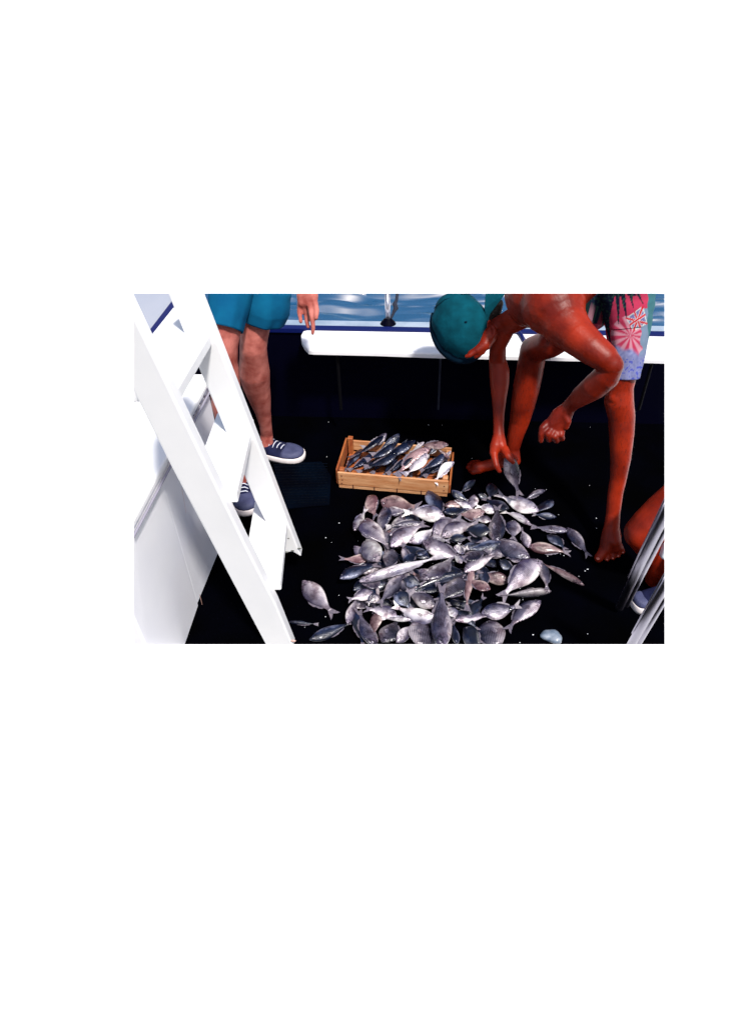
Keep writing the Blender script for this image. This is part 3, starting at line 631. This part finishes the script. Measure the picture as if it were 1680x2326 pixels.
# ================================================================== PEOPLE
def shoe(parent, heel, toe, w=.082, mirror=1, laces=6):
    """low canvas shoe from heel to toe point on the deck"""
    heel, toe = Vector(heel), Vector(toe); X = toe - heel; Ln = X.length; X.normalize(); Zv = Vector((0, 0, 1)); Y = Zv.cross(X) * mirror
    def W(x, y, z): return heel + X * (x * Ln) + Y * (y * w) + Zv * z
    def outline(g, n=28):
        r = []
        for i in range(n):
            a = 2 * math.pi * i / n; x = .5 - .5 * math.cos(a); wd = (.36 + .14 * min(1, max(0, (x - .3) / .4))) * math.sqrt(max(0, 1 - (2 * x - 1) ** 6)) if 0 < x < 1 else 0
            r.append((x * (1 + g) - g / 2, math.copysign(wd * (1 + g * 2), math.sin(a)) if abs(math.sin(a)) > 1e-6 else 0))
        return r
    root = None
    bm = bmesh.new(); rings = []
    for z, g, tw in ((.018, 0, 0), (.03, .01, 0), (.045, -.02, .08), (.062, -.08, .35), (.078, -.2, .62), (.092, -.34, .9)):
        ring = []
        for x, y in outline(g):
            xx = x
            if tw: xx = x * (1 - tw * .52) + .03 * tw
            ring.append(bm.verts.new(W(xx, y * (1 - tw * .25), z * (.62 + .38 * (1 - x)) if z > .04 else z)))
        rings.append(ring)
    for a, b_ in zip(rings, rings[1:]):
        for k in range(len(a)):
            bm.faces.new((a[k], a[(k + 1) % len(a)], b_[(k + 1) % len(a)], b_[k]))
    bm.faces.new(rings[0][::-1]); bm.faces.new(rings[-1])
    root = from_bm('shoe', bm, M['shoe'], parent, True)
    bm = bmesh.new(); rr = []
    for z, g in ((.001, .02), (.010, .045), (.024, .045), (.027, .02)):
        rr.append([bm.verts.new(W(x, y, z)) for x, y in outline(g)])
    for a, b_ in zip(rr, rr[1:]):
        for k in range(len(a)): bm.faces.new((a[k], a[(k + 1) % len(a)], b_[(k + 1) % len(a)], b_[k]))
    bm.faces.new(rr[0][::-1]); bm.faces.new(rr[-1]); from_bm('sole', bm, M['sole'], root, True)
    bm = bmesh.new(); rr = []
    for z, g in ((.026, .03), (.032, .02), (.038, -.06), (.043, -.2), (.045, -.4)):
        rr.append([bm.verts.new(W(.70 + .30 * x * (1 + g * .5), y * 1.02 * math.sqrt(max(0, 1 - max(0, (x - .15) / .87) ** 2)) if x > .15 else y * 1.02, z)) for x, y in [(0, -.47 * (1 + g)), (.15, -.49 * (1 + g)), (.4, -.49 * (1 + g)), (.65, -.49 * (1 + g)), (.85, -.5 * (1 + g)), (.97, -.5 * (1 + g)), (1.0, 0), (.97, .5 * (1 + g)), (.85, .5 * (1 + g)), (.65, .49 * (1 + g)), (.4, .49 * (1 + g)), (.15, .49 * (1 + g)), (0, .47 * (1 + g))]])
    for a, b_ in zip(rr, rr[1:]):
        for k in range(len(a)): bm.faces.new((a[k], a[(k + 1) % len(a)], b_[(k + 1) % len(a)], b_[k]))
    bm.faces.new(rr[0][::-1]); bm.faces.new(rr[-1])
    from_bm('toe_cap', bm, M['toe'], root, True)
    for i in range(laces):
        x = .40 + i * .054; z = .0815 - i * .0064; bm = bmesh.new()
        tube(bm, [W(x, -.24, z - .010), W(x + .01, -.1, z), W(x + .02, .1, z), W(x + .03, .24, z - .010)], .0017, 6); from_bm('lace', bm, M['lace'], root, True)
    return root

def cloth_tube(secs, m, name, parent, seg=72, sub=8, fold=.05, colour=None, thick=.003, seed=0):
    """loose cloth tube through sections (x, y, depth, half width px, half height px across view), open at the hem"""
    bm = bmesh.new(); rings = []; n = len(secs) - 1
    for i in range(n * sub + 1):
        f = i / sub; k = min(int(f), n - 1); t = f - k
        s = [a + (b_ - a) * t for a, b_ in zip(secs[k], secs[k + 1])]
        c = P(s[0], s[1], s[2]); sc = s[2] / F
        k0, k1 = secs[k], secs[k + 1]; ax = (P(*k1[:3]) - P(*k0[:3])).normalized()
        U = (RIGHT - ax * RIGHT.dot(ax)).normalized(); V = ax.cross(U)
        ring = []
        for j in range(seg):
            a = 2 * math.pi * j / seg; fo = 1 + fold * (i / (n * sub)) * (math.sin(a * 5 + seed) * .6 + math.sin(a * 9 + 2 + seed) * .4) + fold * .7 * noise.noise(Vector((math.cos(a) * 1.5, math.sin(a) * 1.5, i * .12 + seed)))
            ring.append(bm.verts.new(c + U * math.cos(a) * s[3] * sc * fo + V * math.sin(a) * s[4] * sc * fo))
        rings.append(ring)
    for a, b_ in zip(rings, rings[1:]):
        for j in range(seg): bm.faces.new((a[j], a[(j + 1) % seg], b_[(j + 1) % seg], b_[j]))
    inner = []
    for ring in rings:
        c = sum((v.co for v in ring), Vector()) / seg
        inner.append([bm.verts.new(c + (v.co - c) * .95) for v in ring])
    for a, b_ in zip(inner, inner[1:]):
        for j in range(seg): bm.faces.new((a[j], b_[j], b_[(j + 1) % seg], a[(j + 1) % seg]))
    for a, b_ in ((rings[0], inner[0]), (inner[-1], rings[-1])):
        for j in range(seg): bm.faces.new((a[j], b_[j], b_[(j + 1) % seg], a[(j + 1) % seg]))
    o = from_bm(name, bm, m, parent, True)
    return o

# ---- standing man, left
LM = thing('person', 'person standing in teal shorts and navy canvas shoes behind the ladder, hand hanging', 'person', (-.45, 1.9, 0))
bm = bmesh.new()
limb(bm, [(606, 1008, 2.44, 15), (605, 985, 2.42, 14), (603, 965, 2.38, 14), (597, 935, 2.33, 18), (590, 905, 2.28, 25), (582, 875, 2.23, 31), (577, 845, 2.18, 35.5), (576, 815, 2.13, 32), (575, 790, 2.09, 30.5), (577, 765, 2.07, 31), (580, 730, 2.05, 36), (592, 660, 2.03, 46), (575, 600, 2.03, 60)])
limb(bm, [(550, 1108, 2.30, 16), (545, 1070, 2.25, 16), (536, 1030, 2.2, 20), (524, 970, 2.13, 28), (515, 920, 2.08, 34), (511, 870, 2.04, 34), (508, 820, 2.0, 31), (508, 785, 1.97, 32), (512, 740, 1.95, 36), (530, 660, 1.96, 46), (560, 600, 2.0, 60)])
limb(bm, [(572, 600, 2.02, 62), (575, 520, 2.02, 64), (600, 480, 2.02, 50), (660, 500, 2.05, 26), (690, 570, 2.08, 22), (698, 640, 2.10, 20), (697, 662, 2.10, 19)])
limb(bm, [(562, 802, 2.083, 9), (576, 806, 2.080, 10), (590, 800, 2.083, 9)])                                     # kneecap
# hand: palm and five fingers
limb(bm, [(688, 672, 2.10, 15), (686, 688, 2.10, 11)]); limb(bm, [(697, 668, 2.10, 17), (699, 688, 2.10, 12)]); limb(bm, [(708, 672, 2.10, 15), (710, 690, 2.10, 11)])
hb = bm
limb(bm, [(681, 688, 2.105, 6.6), (679.5, 708, 2.11, 5.8), (682, 722, 2.10, 5.0), (683, 731, 2.09, 4.2)])
limb(bm, [(692, 692, 2.10, 6.4), (695, 716, 2.12, 5.8), (697, 732, 2.12, 5.2), (700, 743, 2.11, 4.3)])
limb(bm, [(704, 694, 2.09, 6.8), (708, 718, 2.08, 6.2), (711, 740, 2.08, 5.4), (710, 757, 2.09, 4.3)])
limb(bm, [(715, 685, 2.09, 7.0), (719, 704, 2.08, 6.2), (718, 722, 2.07, 5.0)])
limb(bm, [(700, 690, 2.13, 6.2), (702, 712, 2.16, 5.6), (700, 728, 2.16, 4.6)])
fuse('body', bm, .0036, M['skinpale'], LM, 4)
cloth_tube([(575, 560, 2.02, 72, 62), (600, 630, 2.02, 62, 60), (600, 668, 2.02, 60, 58), (599, 700, 2.03, 56, 55), (594, 726, 2.05, 50, 50)], M['teal'], 'shorts_leg', LM, seed=1, fold=.06)
cloth_tube([(565, 560, 2.0, 66, 62), (540, 620, 1.97, 58, 58), (524, 668, 1.95, 50, 52), (515, 710, 1.94, 45, 46), (508, 746, 1.94, 42, 44)], M['teal'], 'shorts_leg', LM, seed=3, fold=.05)
shoe(LM, PZ(548, 1022), PZ(690, 1044), .085)
shoe(LM, PZ(540, 1075), PZ(566, 1172), .085)
adopt(LM)

# ---- bending man
BM = thing('person', 'shirtless tanned person in a teal cap and floral shorts bending down to the fish', 'person', (.5, 1.6, 0))
FULL = 1.08
bm = bmesh.new()
# near leg with its bare foot
limb(bm, [(1389, 1196, 2.06, 16), (1392, 1165, 2.05, 14.5), (1397, 1120, 2.03, 15.5), (1404, 1085, 2.01, 17), (1409, 1040, 1.98, 21), (1411, 985, 1.95, 25.5), (1411, 945, 1.93, 27.5), (1405, 912, 1.91, 30), (1408, 880, 1.89, 27), (1416, 830, 1.86, 31), (1428, 760, 1.84, 32), (1425, 670, 1.82, 42)])
ball(bm, P(1398, 903, 1.890), .024)
limb(bm, [(1389, 1196, 2.06, 16), (1384, 1222, 2.065, 18), (1375, 1246, 2.07, 14)]); limb(bm, [(1390, 1205, 2.06, 15), (1392, 1228, 2.06, 17), (1398, 1243, 2.065, 13)])
limb(bm, [(1388, 1215, 2.06, 16), (1386, 1240, 2.07, 13)]); limb(bm, [(1390, 1200, 2.06, 15), (1394, 1218, 2.12, 15)])
limb(bm, [(1375, 1244, 2.07, 12), (1364, 1260, 2.068, 9.2), (1359, 1268, 2.066, 9)])
limb(bm, [(1383, 1246, 2.07, 8), (1379, 1262, 2.07, 6), (1378, 1270, 2.07, 5.6)])
limb(bm, [(1391, 1245, 2.07, 7.5), (1392, 1260, 2.07, 5.6), (1391, 1267, 2.07, 5.3)])
limb(bm, [(1398, 1242, 2.068, 7.5), (1403, 1256, 2.068, 5.4), (1403, 1262, 2.068, 5)])
limb(bm, [(1404, 1237, 2.066, 7.5), (1412, 1248, 2.066, 5.0), (1414, 1254, 2.068, 4.6)])
# far leg and foot
limb(bm, [(1168, 1046, 2.37, 13), (1164, 1020, 2.36, 14), (1170, 990, 2.33, 17), (1180, 955, 2.3, 21), (1187, 920, 2.26, 25), (1195, 880, 2.22, 28), (1203, 840, 2.18, 28), (1211, 794, 2.13, 28), (1250, 780, 2.04, 30), (1320, 735, 1.98, 31), (1400, 655, 1.88, 36)])
limb(bm, [(1166, 1040, 2.37, 13), (1130, 1052, 2.375, 12.5), (1100, 1059, 2.38, 12), (1082, 1062, 2.38, 12)])
for (x, y, x2, y2, r, dd) in ((1084, 1054, 1066, 1056, 5.0, 2.41), (1082, 1058, 1063, 1062, 5.0, 2.40), (1084, 1064, 1068, 1068, 5.6, 2.385), (1088, 1068, 1074, 1072, 6.4, 2.375), (1086, 1050, 1070, 1051, 4.4, 2.42)): limb(bm, [(x, y, dd, r + 1), (x2, y2, dd, r)])
# trunk and left arm
limb(bm, [(1425, 650, 1.80, 44), (1400, 590, 1.78, 62), (1320, 570, 1.76, 88), (1262, 625, 1.78, 88), (1225, 665, 1.82, 74), (1205, 690, 1.86, 50)])
limb(bm, [(1255, 690, 1.76, 68), (1280, 733, 1.73, 50), (1310, 764, 1.70, 40), (1340, 789, 1.68, 35), (1370, 811, 1.67, 30), (1386, 826, 1.67, 25)])
limb(bm, [(1312, 645, 1.80, 36), (1275, 690, 1.77, 42)])
limb(bm, [(1392, 830, 1.67, 22), (1376, 855, 1.70, 28), (1350, 878, 1.74, 27), (1322, 898, 1.79, 22), (1302, 914, 1.83, 16), (1290, 926, 1.85, 15)])
limb(bm, [(1290, 926, 1.85, 15), (1270, 944, 1.87, 18), (1256, 962, 1.88, 16)]); limb(bm, [(1288, 930, 1.85, 15), (1278, 955, 1.87, 16), (1268, 974, 1.88, 14)])
limb(bm, [(1243, 962, 1.88, 9), (1232, 972, 1.875, 7.5), (1229, 986, 1.88, 6.6), (1228, 1001, 1.89, 5.2)])
limb(bm, [(1254, 972, 1.88, 9), (1244, 985, 1.87, 7.5), (1247, 998, 1.885, 6.5)])
limb(bm, [(1264, 976, 1.88, 9), (1259, 991, 1.87, 7.5), (1263, 1001, 1.89, 6.3)])
limb(bm, [(1274, 972, 1.88, 9), (1273, 987, 1.87, 7.2), (1276, 996, 1.89, 6)])
limb(bm, [(1284, 944, 1.85, 9), (1289, 957, 1.85, 7.4), (1285, 970, 1.86, 6)])
# neck, head, right arm
limb(bm, [(1215, 695, 1.86, 40), (1180, 713, 1.92, 24), (1148, 730, 1.97, 19), (1122, 746, 2.0, 19), (1104, 755, 2.01, 22), (1078, 752, 2.03, 40)])
limb(bm, [(1108, 765, 1.985, 18), (1101, 782, 1.975, 13.5), (1084, 795, 1.975, 9.4), (1070, 801, 1.98, 7)])
limb(bm, [(1080, 797, 1.975, 7), (1066, 807, 1.975, 4.8), (1059, 809, 1.98, 4)])          # nose
limb(bm, [(1094, 797, 1.98, 8), (1080, 809, 1.985, 5)])                                      # chin and lips
limb(bm, [(1117, 742, 1.965, 4.2), (1123, 750, 1.96, 4.2), (1122, 760, 1.96, 4.2), (1116, 766, 1.965, 4)]); limb(bm, [(1112, 744, 1.97, 4), (1110, 754, 1.975, 3.5)])  # ear
limb(bm, [(1190, 712, 1.92, 30), (1150, 742, 1.99, 20), (1130, 785, 2.05, 17.5), (1129, 817, 2.10, 18), (1134, 845, 2.11, 21), (1134, 870, 2.115, 20), (1133, 905, 2.12, 15.5), (1132, 940, 2.125, 12), (1132, 968, 2.13, 11), (1132, 992, 2.13, 12.5)])
limb(bm, [(1132, 990, 2.13, 12), (1125, 1012, 2.12, 12), (1121, 1028, 2.12, 9)]); limb(bm, [(1133, 990, 2.13, 12), (1136, 1010, 2.12, 13), (1143, 1022, 2.12, 10)])
limb(bm, [(1121, 1026, 2.12, 8), (1123, 1042, 2.11, 6.8), (1127, 1058, 2.105, 6), (1134, 1070, 2.11, 4.4)])
limb(bm, [(1145, 1020, 2.11, 9), (1153, 1035, 2.09, 7.6), (1161, 1045, 2.085, 6.2), (1165, 1050, 2.09, 4.8)])
limb(bm, [(1130, 1026, 2.14, 8), (1137, 1044, 2.17, 6.6), (1143, 1058, 2.165, 5)]); limb(bm, [(1136, 1025, 2.15, 8), (1147, 1040, 2.18, 6.4), (1154, 1052, 2.17, 5)])
limb(bm, [(1141, 1022, 2.15, 7.5), (1158, 1034, 2.175, 6), (1172, 1043, 2.165, 4.6)])
fuse('body', bm, .0027, M['skinred'], BM, 4)
bm = bmesh.new(); limb(bm, [(1098, 742, 2.035, 22), (1112, 722, 2.02, 19), (1122, 706, 2.0, 16), (1130, 690, 1.98, 12)])
for v in bm.verts: v.co += v.co.normalized() * .004 * noise.noise(v.co * 90)
fuse('hair', bm, .004, M['hair'], BM, 2)
for x, y, d, r in ((1357, 1269, 2.05, 4.5), (1378, 1271, 2.055, 2.8), (1391, 1268, 2.055, 2.6), (1403, 1263, 2.055, 2.4), (1414, 1255, 2.055, 2.2)):
    bm = bmesh.new(); ball(bm, P(x, y, d), r * d / F, 1, (1, 1, .5)); from_bm('toenail', bm, M['nailskin'], BM, True)
def leg_hair(body, parent, boxes, n, m):
    me = body.data; cand = []
    for v in me.vertices:
        x, y, t = proj(v.co)
        for (x0, y0, x1, y1) in boxes:
            if x0 < x < x1 and y0 < y < y1: cand.append(v.index); break
    bm = bmesh.new()
    for i in range(n):
        v = me.vertices[random.choice(cand)]; nn = v.normal; d = (Vector((random.uniform(-.5, .5), random.uniform(-.5, .5), -1)) + nn * .5).normalized()
        s = d.cross(nn).normalized() * .0003; p = v.co; L_ = random.uniform(.006, .013)
        bm.faces.new([bm.verts.new(q) for q in (p - s, p + s, p + d * L_ + nn * .001)])
    o = bpy.data.objects.new('leg_hair', bpy.data.meshes.new('leg_hair')); bm.to_mesh(o.data); bm.free(); o.data.materials.append(m); COL.objects.link(o); o.parent = parent; o['kind'] = 'stuff'
bodies = [o for o in COL.objects if o.type == 'MESH' and o.name.startswith('body') and o.parent in (LM, BM)]
for b_ in bodies:
    if b_.parent == LM: leg_hair(b_, LM, [(530, 800, 625, 980), (480, 760, 530, 1000)], 1800, M['brown_hair'])
    else: leg_hair(b_, BM, [(1370, 860, 1445, 1130), (1160, 760, 1250, 1010)], 2000, M['hair'])
# cap
bm = bmesh.new(); cc = P(1046, 738, 2.02); s_ = 2.02 / F
rotc = Matrix((RIGHT, UP, -FWD)).transposed().to_4x4() @ Matrix.Rotation(R(22), 4, 'Z')
ball(bm, cc, 1, 4, (62 * s_, 80 * s_, 62 * s_), rotc)
for v in bm.verts:
    d = v.co - cc; v.co += d.normalized() * (.006 * noise.noise(v.co * 18) + .0035 * noise.noise(v.co * 50))
cp = from_bm('cap', bm, M['cap'], BM, True)
def on_cap(x, y, lift_=1.0):                        # point on the cap's ellipsoid under a photo position
    inv = (Matrix.Translation(cc) @ rotc @ Matrix.Diagonal((62 * s_ * lift_, 80 * s_ * lift_, 62 * s_ * lift_, 1))).inverted()
    o_ = inv @ CAM; d_ = (inv.to_3x3() @ ray(x, y)); A = d_.dot(d_); B_ = o_.dot(d_); C_ = o_.dot(o_) - 1; D_ = max(0, B_ * B_ - A * C_)
    return CAM + ray(x, y) * ((-B_ - math.sqrt(D_)) / A)
for nm, pts, r in (('seam', [(1092, 640), (1104, 665), (1108, 690), (1108, 715), (1104, 735)], .0018), ('seam', [(985, 700), (1010, 680), (1050, 668), (1090, 666)], .0010)):
    bm = bmesh.new(); pp = []
    for (xa, ya), (xb, yb) in zip(pts, pts[1:]):
        for i in range(5): pp.append(on_cap(xa + (xb - xa) * i / 5, ya + (yb - ya) * i / 5))
    tube(bm, pp, r, 6); from_bm(nm, bm, M['capdark'], cp, True)
bm = bmesh.new(); ball(bm, on_cap(1057, 731), .005, 2, (1, 1, .6)); from_bm('button', bm, M['capdark'], cp, True)
# dark rolled edge on the far side
bm = bmesh.new(); pp = []
for i in range(22):
    a = R(140 + i * 7.5); q = rotc.to_3x3() @ Vector((math.cos(a) * 62 * s_ * .99, math.sin(a) * 80 * s_ * .99, -.012)); pp.append(cc + q)
tube(bm, pp, [.005 + .012 * math.sin(i / 21 * math.pi) for i in range(22)], 8); from_bm('cap_edge', bm, M['capdark'], cp, True)
bm = prism([P(1104, 650, 1.95), P(1160, 650, 1.93), P(1146, 668, 1.94), P(1113, 712, 1.97), P(1105, 735, 1.985), P(1100, 700, 1.96)], FWD * .006); from_bm('cap_flap', bm, M['cap'], cp)

# floral shorts: printed colours live in the cloth (colour attribute)
fm = bpy.data.materials.new('floral_print_cotton'); fm.use_nodes = True; n_ = fm.node_tree
at = n_.nodes.new('ShaderNodeAttribute'); at.attribute_name = 'print'; n_.links.new(at.outputs['Color'], n_.nodes['Principled BSDF'].inputs['Base Color'])
n_.nodes['Principled BSDF'].inputs['Roughness'].default_value = .9; n_.nodes['Principled BSDF'].inputs['Specular IOR Level'].default_value = .1
def seg_d(px, py, ax, ay, bx_, by_):
    vx, vy = bx_ - ax, by_ - ay; t = max(0, min(1, ((px - ax) * vx + (py - ay) * vy) / (vx * vx + vy * vy))); return math.hypot(px - ax - vx * t, py - ay - vy * t), t
def inquad(px, py, q):
    s0 = None
    for i in range(4):
        (ax, ay), (bx_, by_) = q[i], q[(i + 1) % 4]; c_ = (bx_ - ax) * (py - ay) - (by_ - ay) * (px - ax)
        if s0 is None: s0 = c_ > 0
        elif (c_ > 0) != s0: return False
    return True
LEAF = [((1402, 655), (1404, 735), 5), ((1390, 655), (1376, 745), 8), ((1412, 660), (1424, 728), 5), ((1376, 690), (1370, 735), 8), ((1428, 655), (1438, 700), 4), ((1385, 660), (1315, 722), 10), ((1380, 672), (1330, 732), 8), ((1405, 652), (1330, 690), 8), ((1382, 660), (1364, 760), 6), ((1440, 650), (1460, 690), 4), ((1372, 700), (1385, 775), 7)]
JACK = [(1420, 722), (1460, 694), (1470, 735), (1438, 752)]
def shade(x, y):
    nz = noise.noise(Vector((x * .05, y * .05, 1))); nz2 = noise.noise(Vector((x * .16, y * .16, 4)))
    pink = Vector((.50, .04, .10)); pale = Vector((.62, .28, .36)); lil = Vector((.22, .24, .46)); navy_ = Vector((.004, .010, .030)); grn = Vector((.02, .06, .05))
    c = pink.copy()
    fx, fy = 1432, 762; a = math.atan2(y - fy, x - fx); rr = math.hypot(x - fx, y - fy)
    if rr < 46: c = pale.lerp(pink, .5 + .5 * math.copysign(min(1, abs(math.sin(a * 11)) * 2.2), math.sin(a * 11)))
    if x > 1456 + nz * 8 and y > 700: c = Vector((.18, .25, .36))
    if x > 1470 + nz * 4: c = Vector((.05, .17, .20))
    k = (y - 786 + (x - 1420) * -.25 + nz * 10) / 12
    if k > 0: c = c.lerp(lil + Vector((.1, .1, .12)) * nz2, min(1, k))
    if y > 815 and nz2 > .22: c = Vector((.08, .10, .45))
    for (ax, ay), (bx_, by_), w in LEAF:
        d, t = seg_d(x, y, ax, ay, bx_, by_)
        if d < w * 1.25 * (1 - t * .85) * (1 + .25 * nz2): c = navy_ if nz2 < .18 else grn
    if y < 672 and x < 1445 and nz > -.2: c = navy_ if nz2 < .1 else grn
    if x < 1362 and y < 735: c = grn if nz2 > .05 else navy_
    if x < 1345 and y > 712 and nz > -.3: c = pale
    if inquad(x, y, JACK):
        c = Vector((.16, .16, .36))
        for q in range(4):
            d, t = seg_d(x, y, *JACK[q], *JACK[(q + 1) % 4])
            if d < 2.6: c = Vector((.55, .62, .6))
        for p0, p1 in (((1420, 722), (1470, 735)), ((1460, 694), (1438, 752)), ((1440, 708), (1454, 744)), ((1429, 738), (1465, 714))):
            d, t = seg_d(x, y, *p0, *p1)
            if d < 2.0: c = Vector((.55, .02, .03))
            elif d < 3.4: c = Vector((.6, .5, .55))
    return c
def paint(o):
    me = o.data; ca = me.color_attributes.new('print', 'FLOAT_COLOR', 'POINT')
    for v in me.vertices:
        x, y, _ = proj(v.co); c = shade(x, y); c = c * .68; ca.data[v.index].color = (max(0, c.x), max(0, c.y), max(0, c.z), 1)
paint(cloth_tube([(1418, 590, 1.78, 72, 62), (1423, 640, 1.79, 64, 62), (1424, 690, 1.81, 60, 56), (1426, 740, 1.83, 50, 50), (1424, 800, 1.85, 40, 42), (1420, 858, 1.87, 31, 34)], fm, 'shorts_leg', BM, seg=220, sub=26, seed=2, fold=.05))
paint(cloth_tube([(1410, 600, 1.80, 60, 58), (1385, 655, 1.86, 50, 52), (1350, 695, 1.88, 46, 50), (1302, 734, 1.95, 40, 44)], fm, 'shorts_leg', BM, seg=160, sub=26, seed=5, fold=.05))
adopt(BM)

# ---- seated third person, right edge
TP = thing('person', 'person sitting at the right edge, only knee and shin showing behind the steel rails', 'person', (.95, 1.4, 0))
bm = bmesh.new()
limb(bm, [(1456, 1212, 1.86, 36), (1475, 1195, 1.85, 40), (1510, 1168, 1.84, 46), (1580, 1120, 1.84, 56)])
limb(bm, [(1458, 1216, 1.86, 34), (1486, 1262, 1.92, 27), (1489, 1300, 1.98, 22), (1480, 1335, 2.02, 15), (1474, 1362, 2.04, 14)])
limb(bm, [(1560, 1200, 1.84, 56), (1540, 1330, 1.92, 34), (1516, 1400, 1.97, 17), (1508, 1432, 1.98, 13)])
limb(bm, [(1580, 1120, 1.84, 56), (1620, 1130, 1.84, 60), (1570, 1190, 1.84, 50)])
fuse('body', bm, .005, M['skinred'], TP, 5)
shoe(TP, PZ(1505, 1366), PZ(1434, 1382), .058, laces=0)
cloth_tube([(1560, 1190, 1.80, 40, 40), (1530, 1235, 1.84, 26, 26), (1512, 1266, 1.86, 17, 20)], M['whitecloth'], 'shorts_hem', TP, seg=40, seed=1)
adopt(TP)

# ================================================================== STEEL RAILS
for (a, b_, r, lab) in (((1412, 1380, 1.90), (1508, 1187, 1.50), .0205, 'polished steel rail ending on the deck, the upper of two at bottom right'),
                        ((1424, 1492, 1.72), (1508, 1347, 1.45), .0185, 'polished steel rail crossing the bottom right corner, the lower of two')):
    A_, B_ = P(*a), P(*b_); D_ = (B_ - A_)
    t_ = thing('handrail', lab, 'rail', A_, 'steel rails at the bottom right')
    s1 = D_.normalized().cross(FWD).normalized(); s1 = -s1 if s1.x < 0 else s1
    for nm, o_, rr_, k0 in (('rail_tube', -r * .42, r * .56, 0), ('streak_tube', r * .55, r * .34, .015), ('streak_tube_thin', -r * 1.22, r * .12, .42), ):  # side and thin tubes are added to mimic streak reflections on one rail
        bm = bmesh.new(); a0 = A_ + s1 * o_ + D_ * k0 + FWD * (.012 if nm == 'groove_bar' else 0); b0 = B_ + s1 * o_ + D_ * .5
        tube(bm, [a0, a0 + D_ * .008, b0], [rr_ * .75, rr_, rr_], 28)
        from_bm(nm, bm, M['chrome'] if nm != 'groove_bar' else M['navy'], t_, True)
    adopt(t_)

# ================================================================== the model ends where the photograph's view of it ends
u0, u1 = (303.5 - CX) / F, (1509 - CX) / F; v1, v0 = -(666 - CY) / F, -(1464 - CY) / F
PL = [RIGHT - FWD * u0, FWD * u1 - RIGHT, FWD * v1 - UP, UP - FWD * v0]
bpy.context.view_layer.update()
for o in list(COL.objects):
    if o.type != 'MESH' or o.name.startswith('ground'): continue
    mw = o.matrix_world; bb = [mw @ Vector(c) for c in o.bound_box]
    cut = []; gone = False
    for n in PL:
        d = [n.dot(p - CAM) for p in bb]
        if max(d) < 0: gone = True
        elif min(d) < 0: cut.append(n)
    if gone: bpy.data.objects.remove(o); continue
    if not cut: continue
    inv = mw.inverted(); bm = bmesh.new(); bm.from_mesh(o.data)
    for n in cut:
        ln = (mw.to_3x3().transposed() @ n); pc = inv @ CAM
        closed = not o.name.startswith('sea')
        r_ = bmesh.ops.bisect_plane(bm, geom=bm.verts[:] + bm.edges[:] + bm.faces[:], dist=1e-6, plane_co=pc, plane_no=ln, clear_inner=True)
        if closed:
            es = [g_ for g_ in r_['geom_cut'] if isinstance(g_, bmesh.types.BMEdge) and g_.is_valid and len(g_.link_faces) == 1]
            if es: bmesh.ops.holes_fill(bm, edges=es, sides=0)
    if not bm.faces: bm.free(); bpy.data.objects.remove(o); continue
    me = o.data.copy(); bm.to_mesh(me); bm.free(); o.data = me
for o in list(COL.objects):
    if '_ok' in o: del o['_ok']
for o in list(COL.objects):
    if o.type == 'EMPTY' and not o.children: bpy.data.objects.remove(o)
from collections import defaultdict
dd = defaultdict(list)
for o in COL.objects:
    if o.get('group') == GROUP: dd[o['label']].append(o)
for lab, os_ in dd.items():
    if len(os_) > 1:
        os_.sort(key=lambda o: -o.location.y)
        wd = ['farther', 'nearer'] if len(os_) == 2 else ['farthest', 'second farthest', 'third farthest', 'fourth farthest', 'fifth farthest', 'sixth farthest'][:len(os_) - 1] + ['nearest']
        for o, w_ in zip(os_, wd): o['label'] = w_ + ' ' + lab.replace(' in the ', ' in ', 1)
print('objects', len(COL.objects), 'tris', sum(len(o.data.polygons) for o in COL.objects if o.type == 'MESH'))
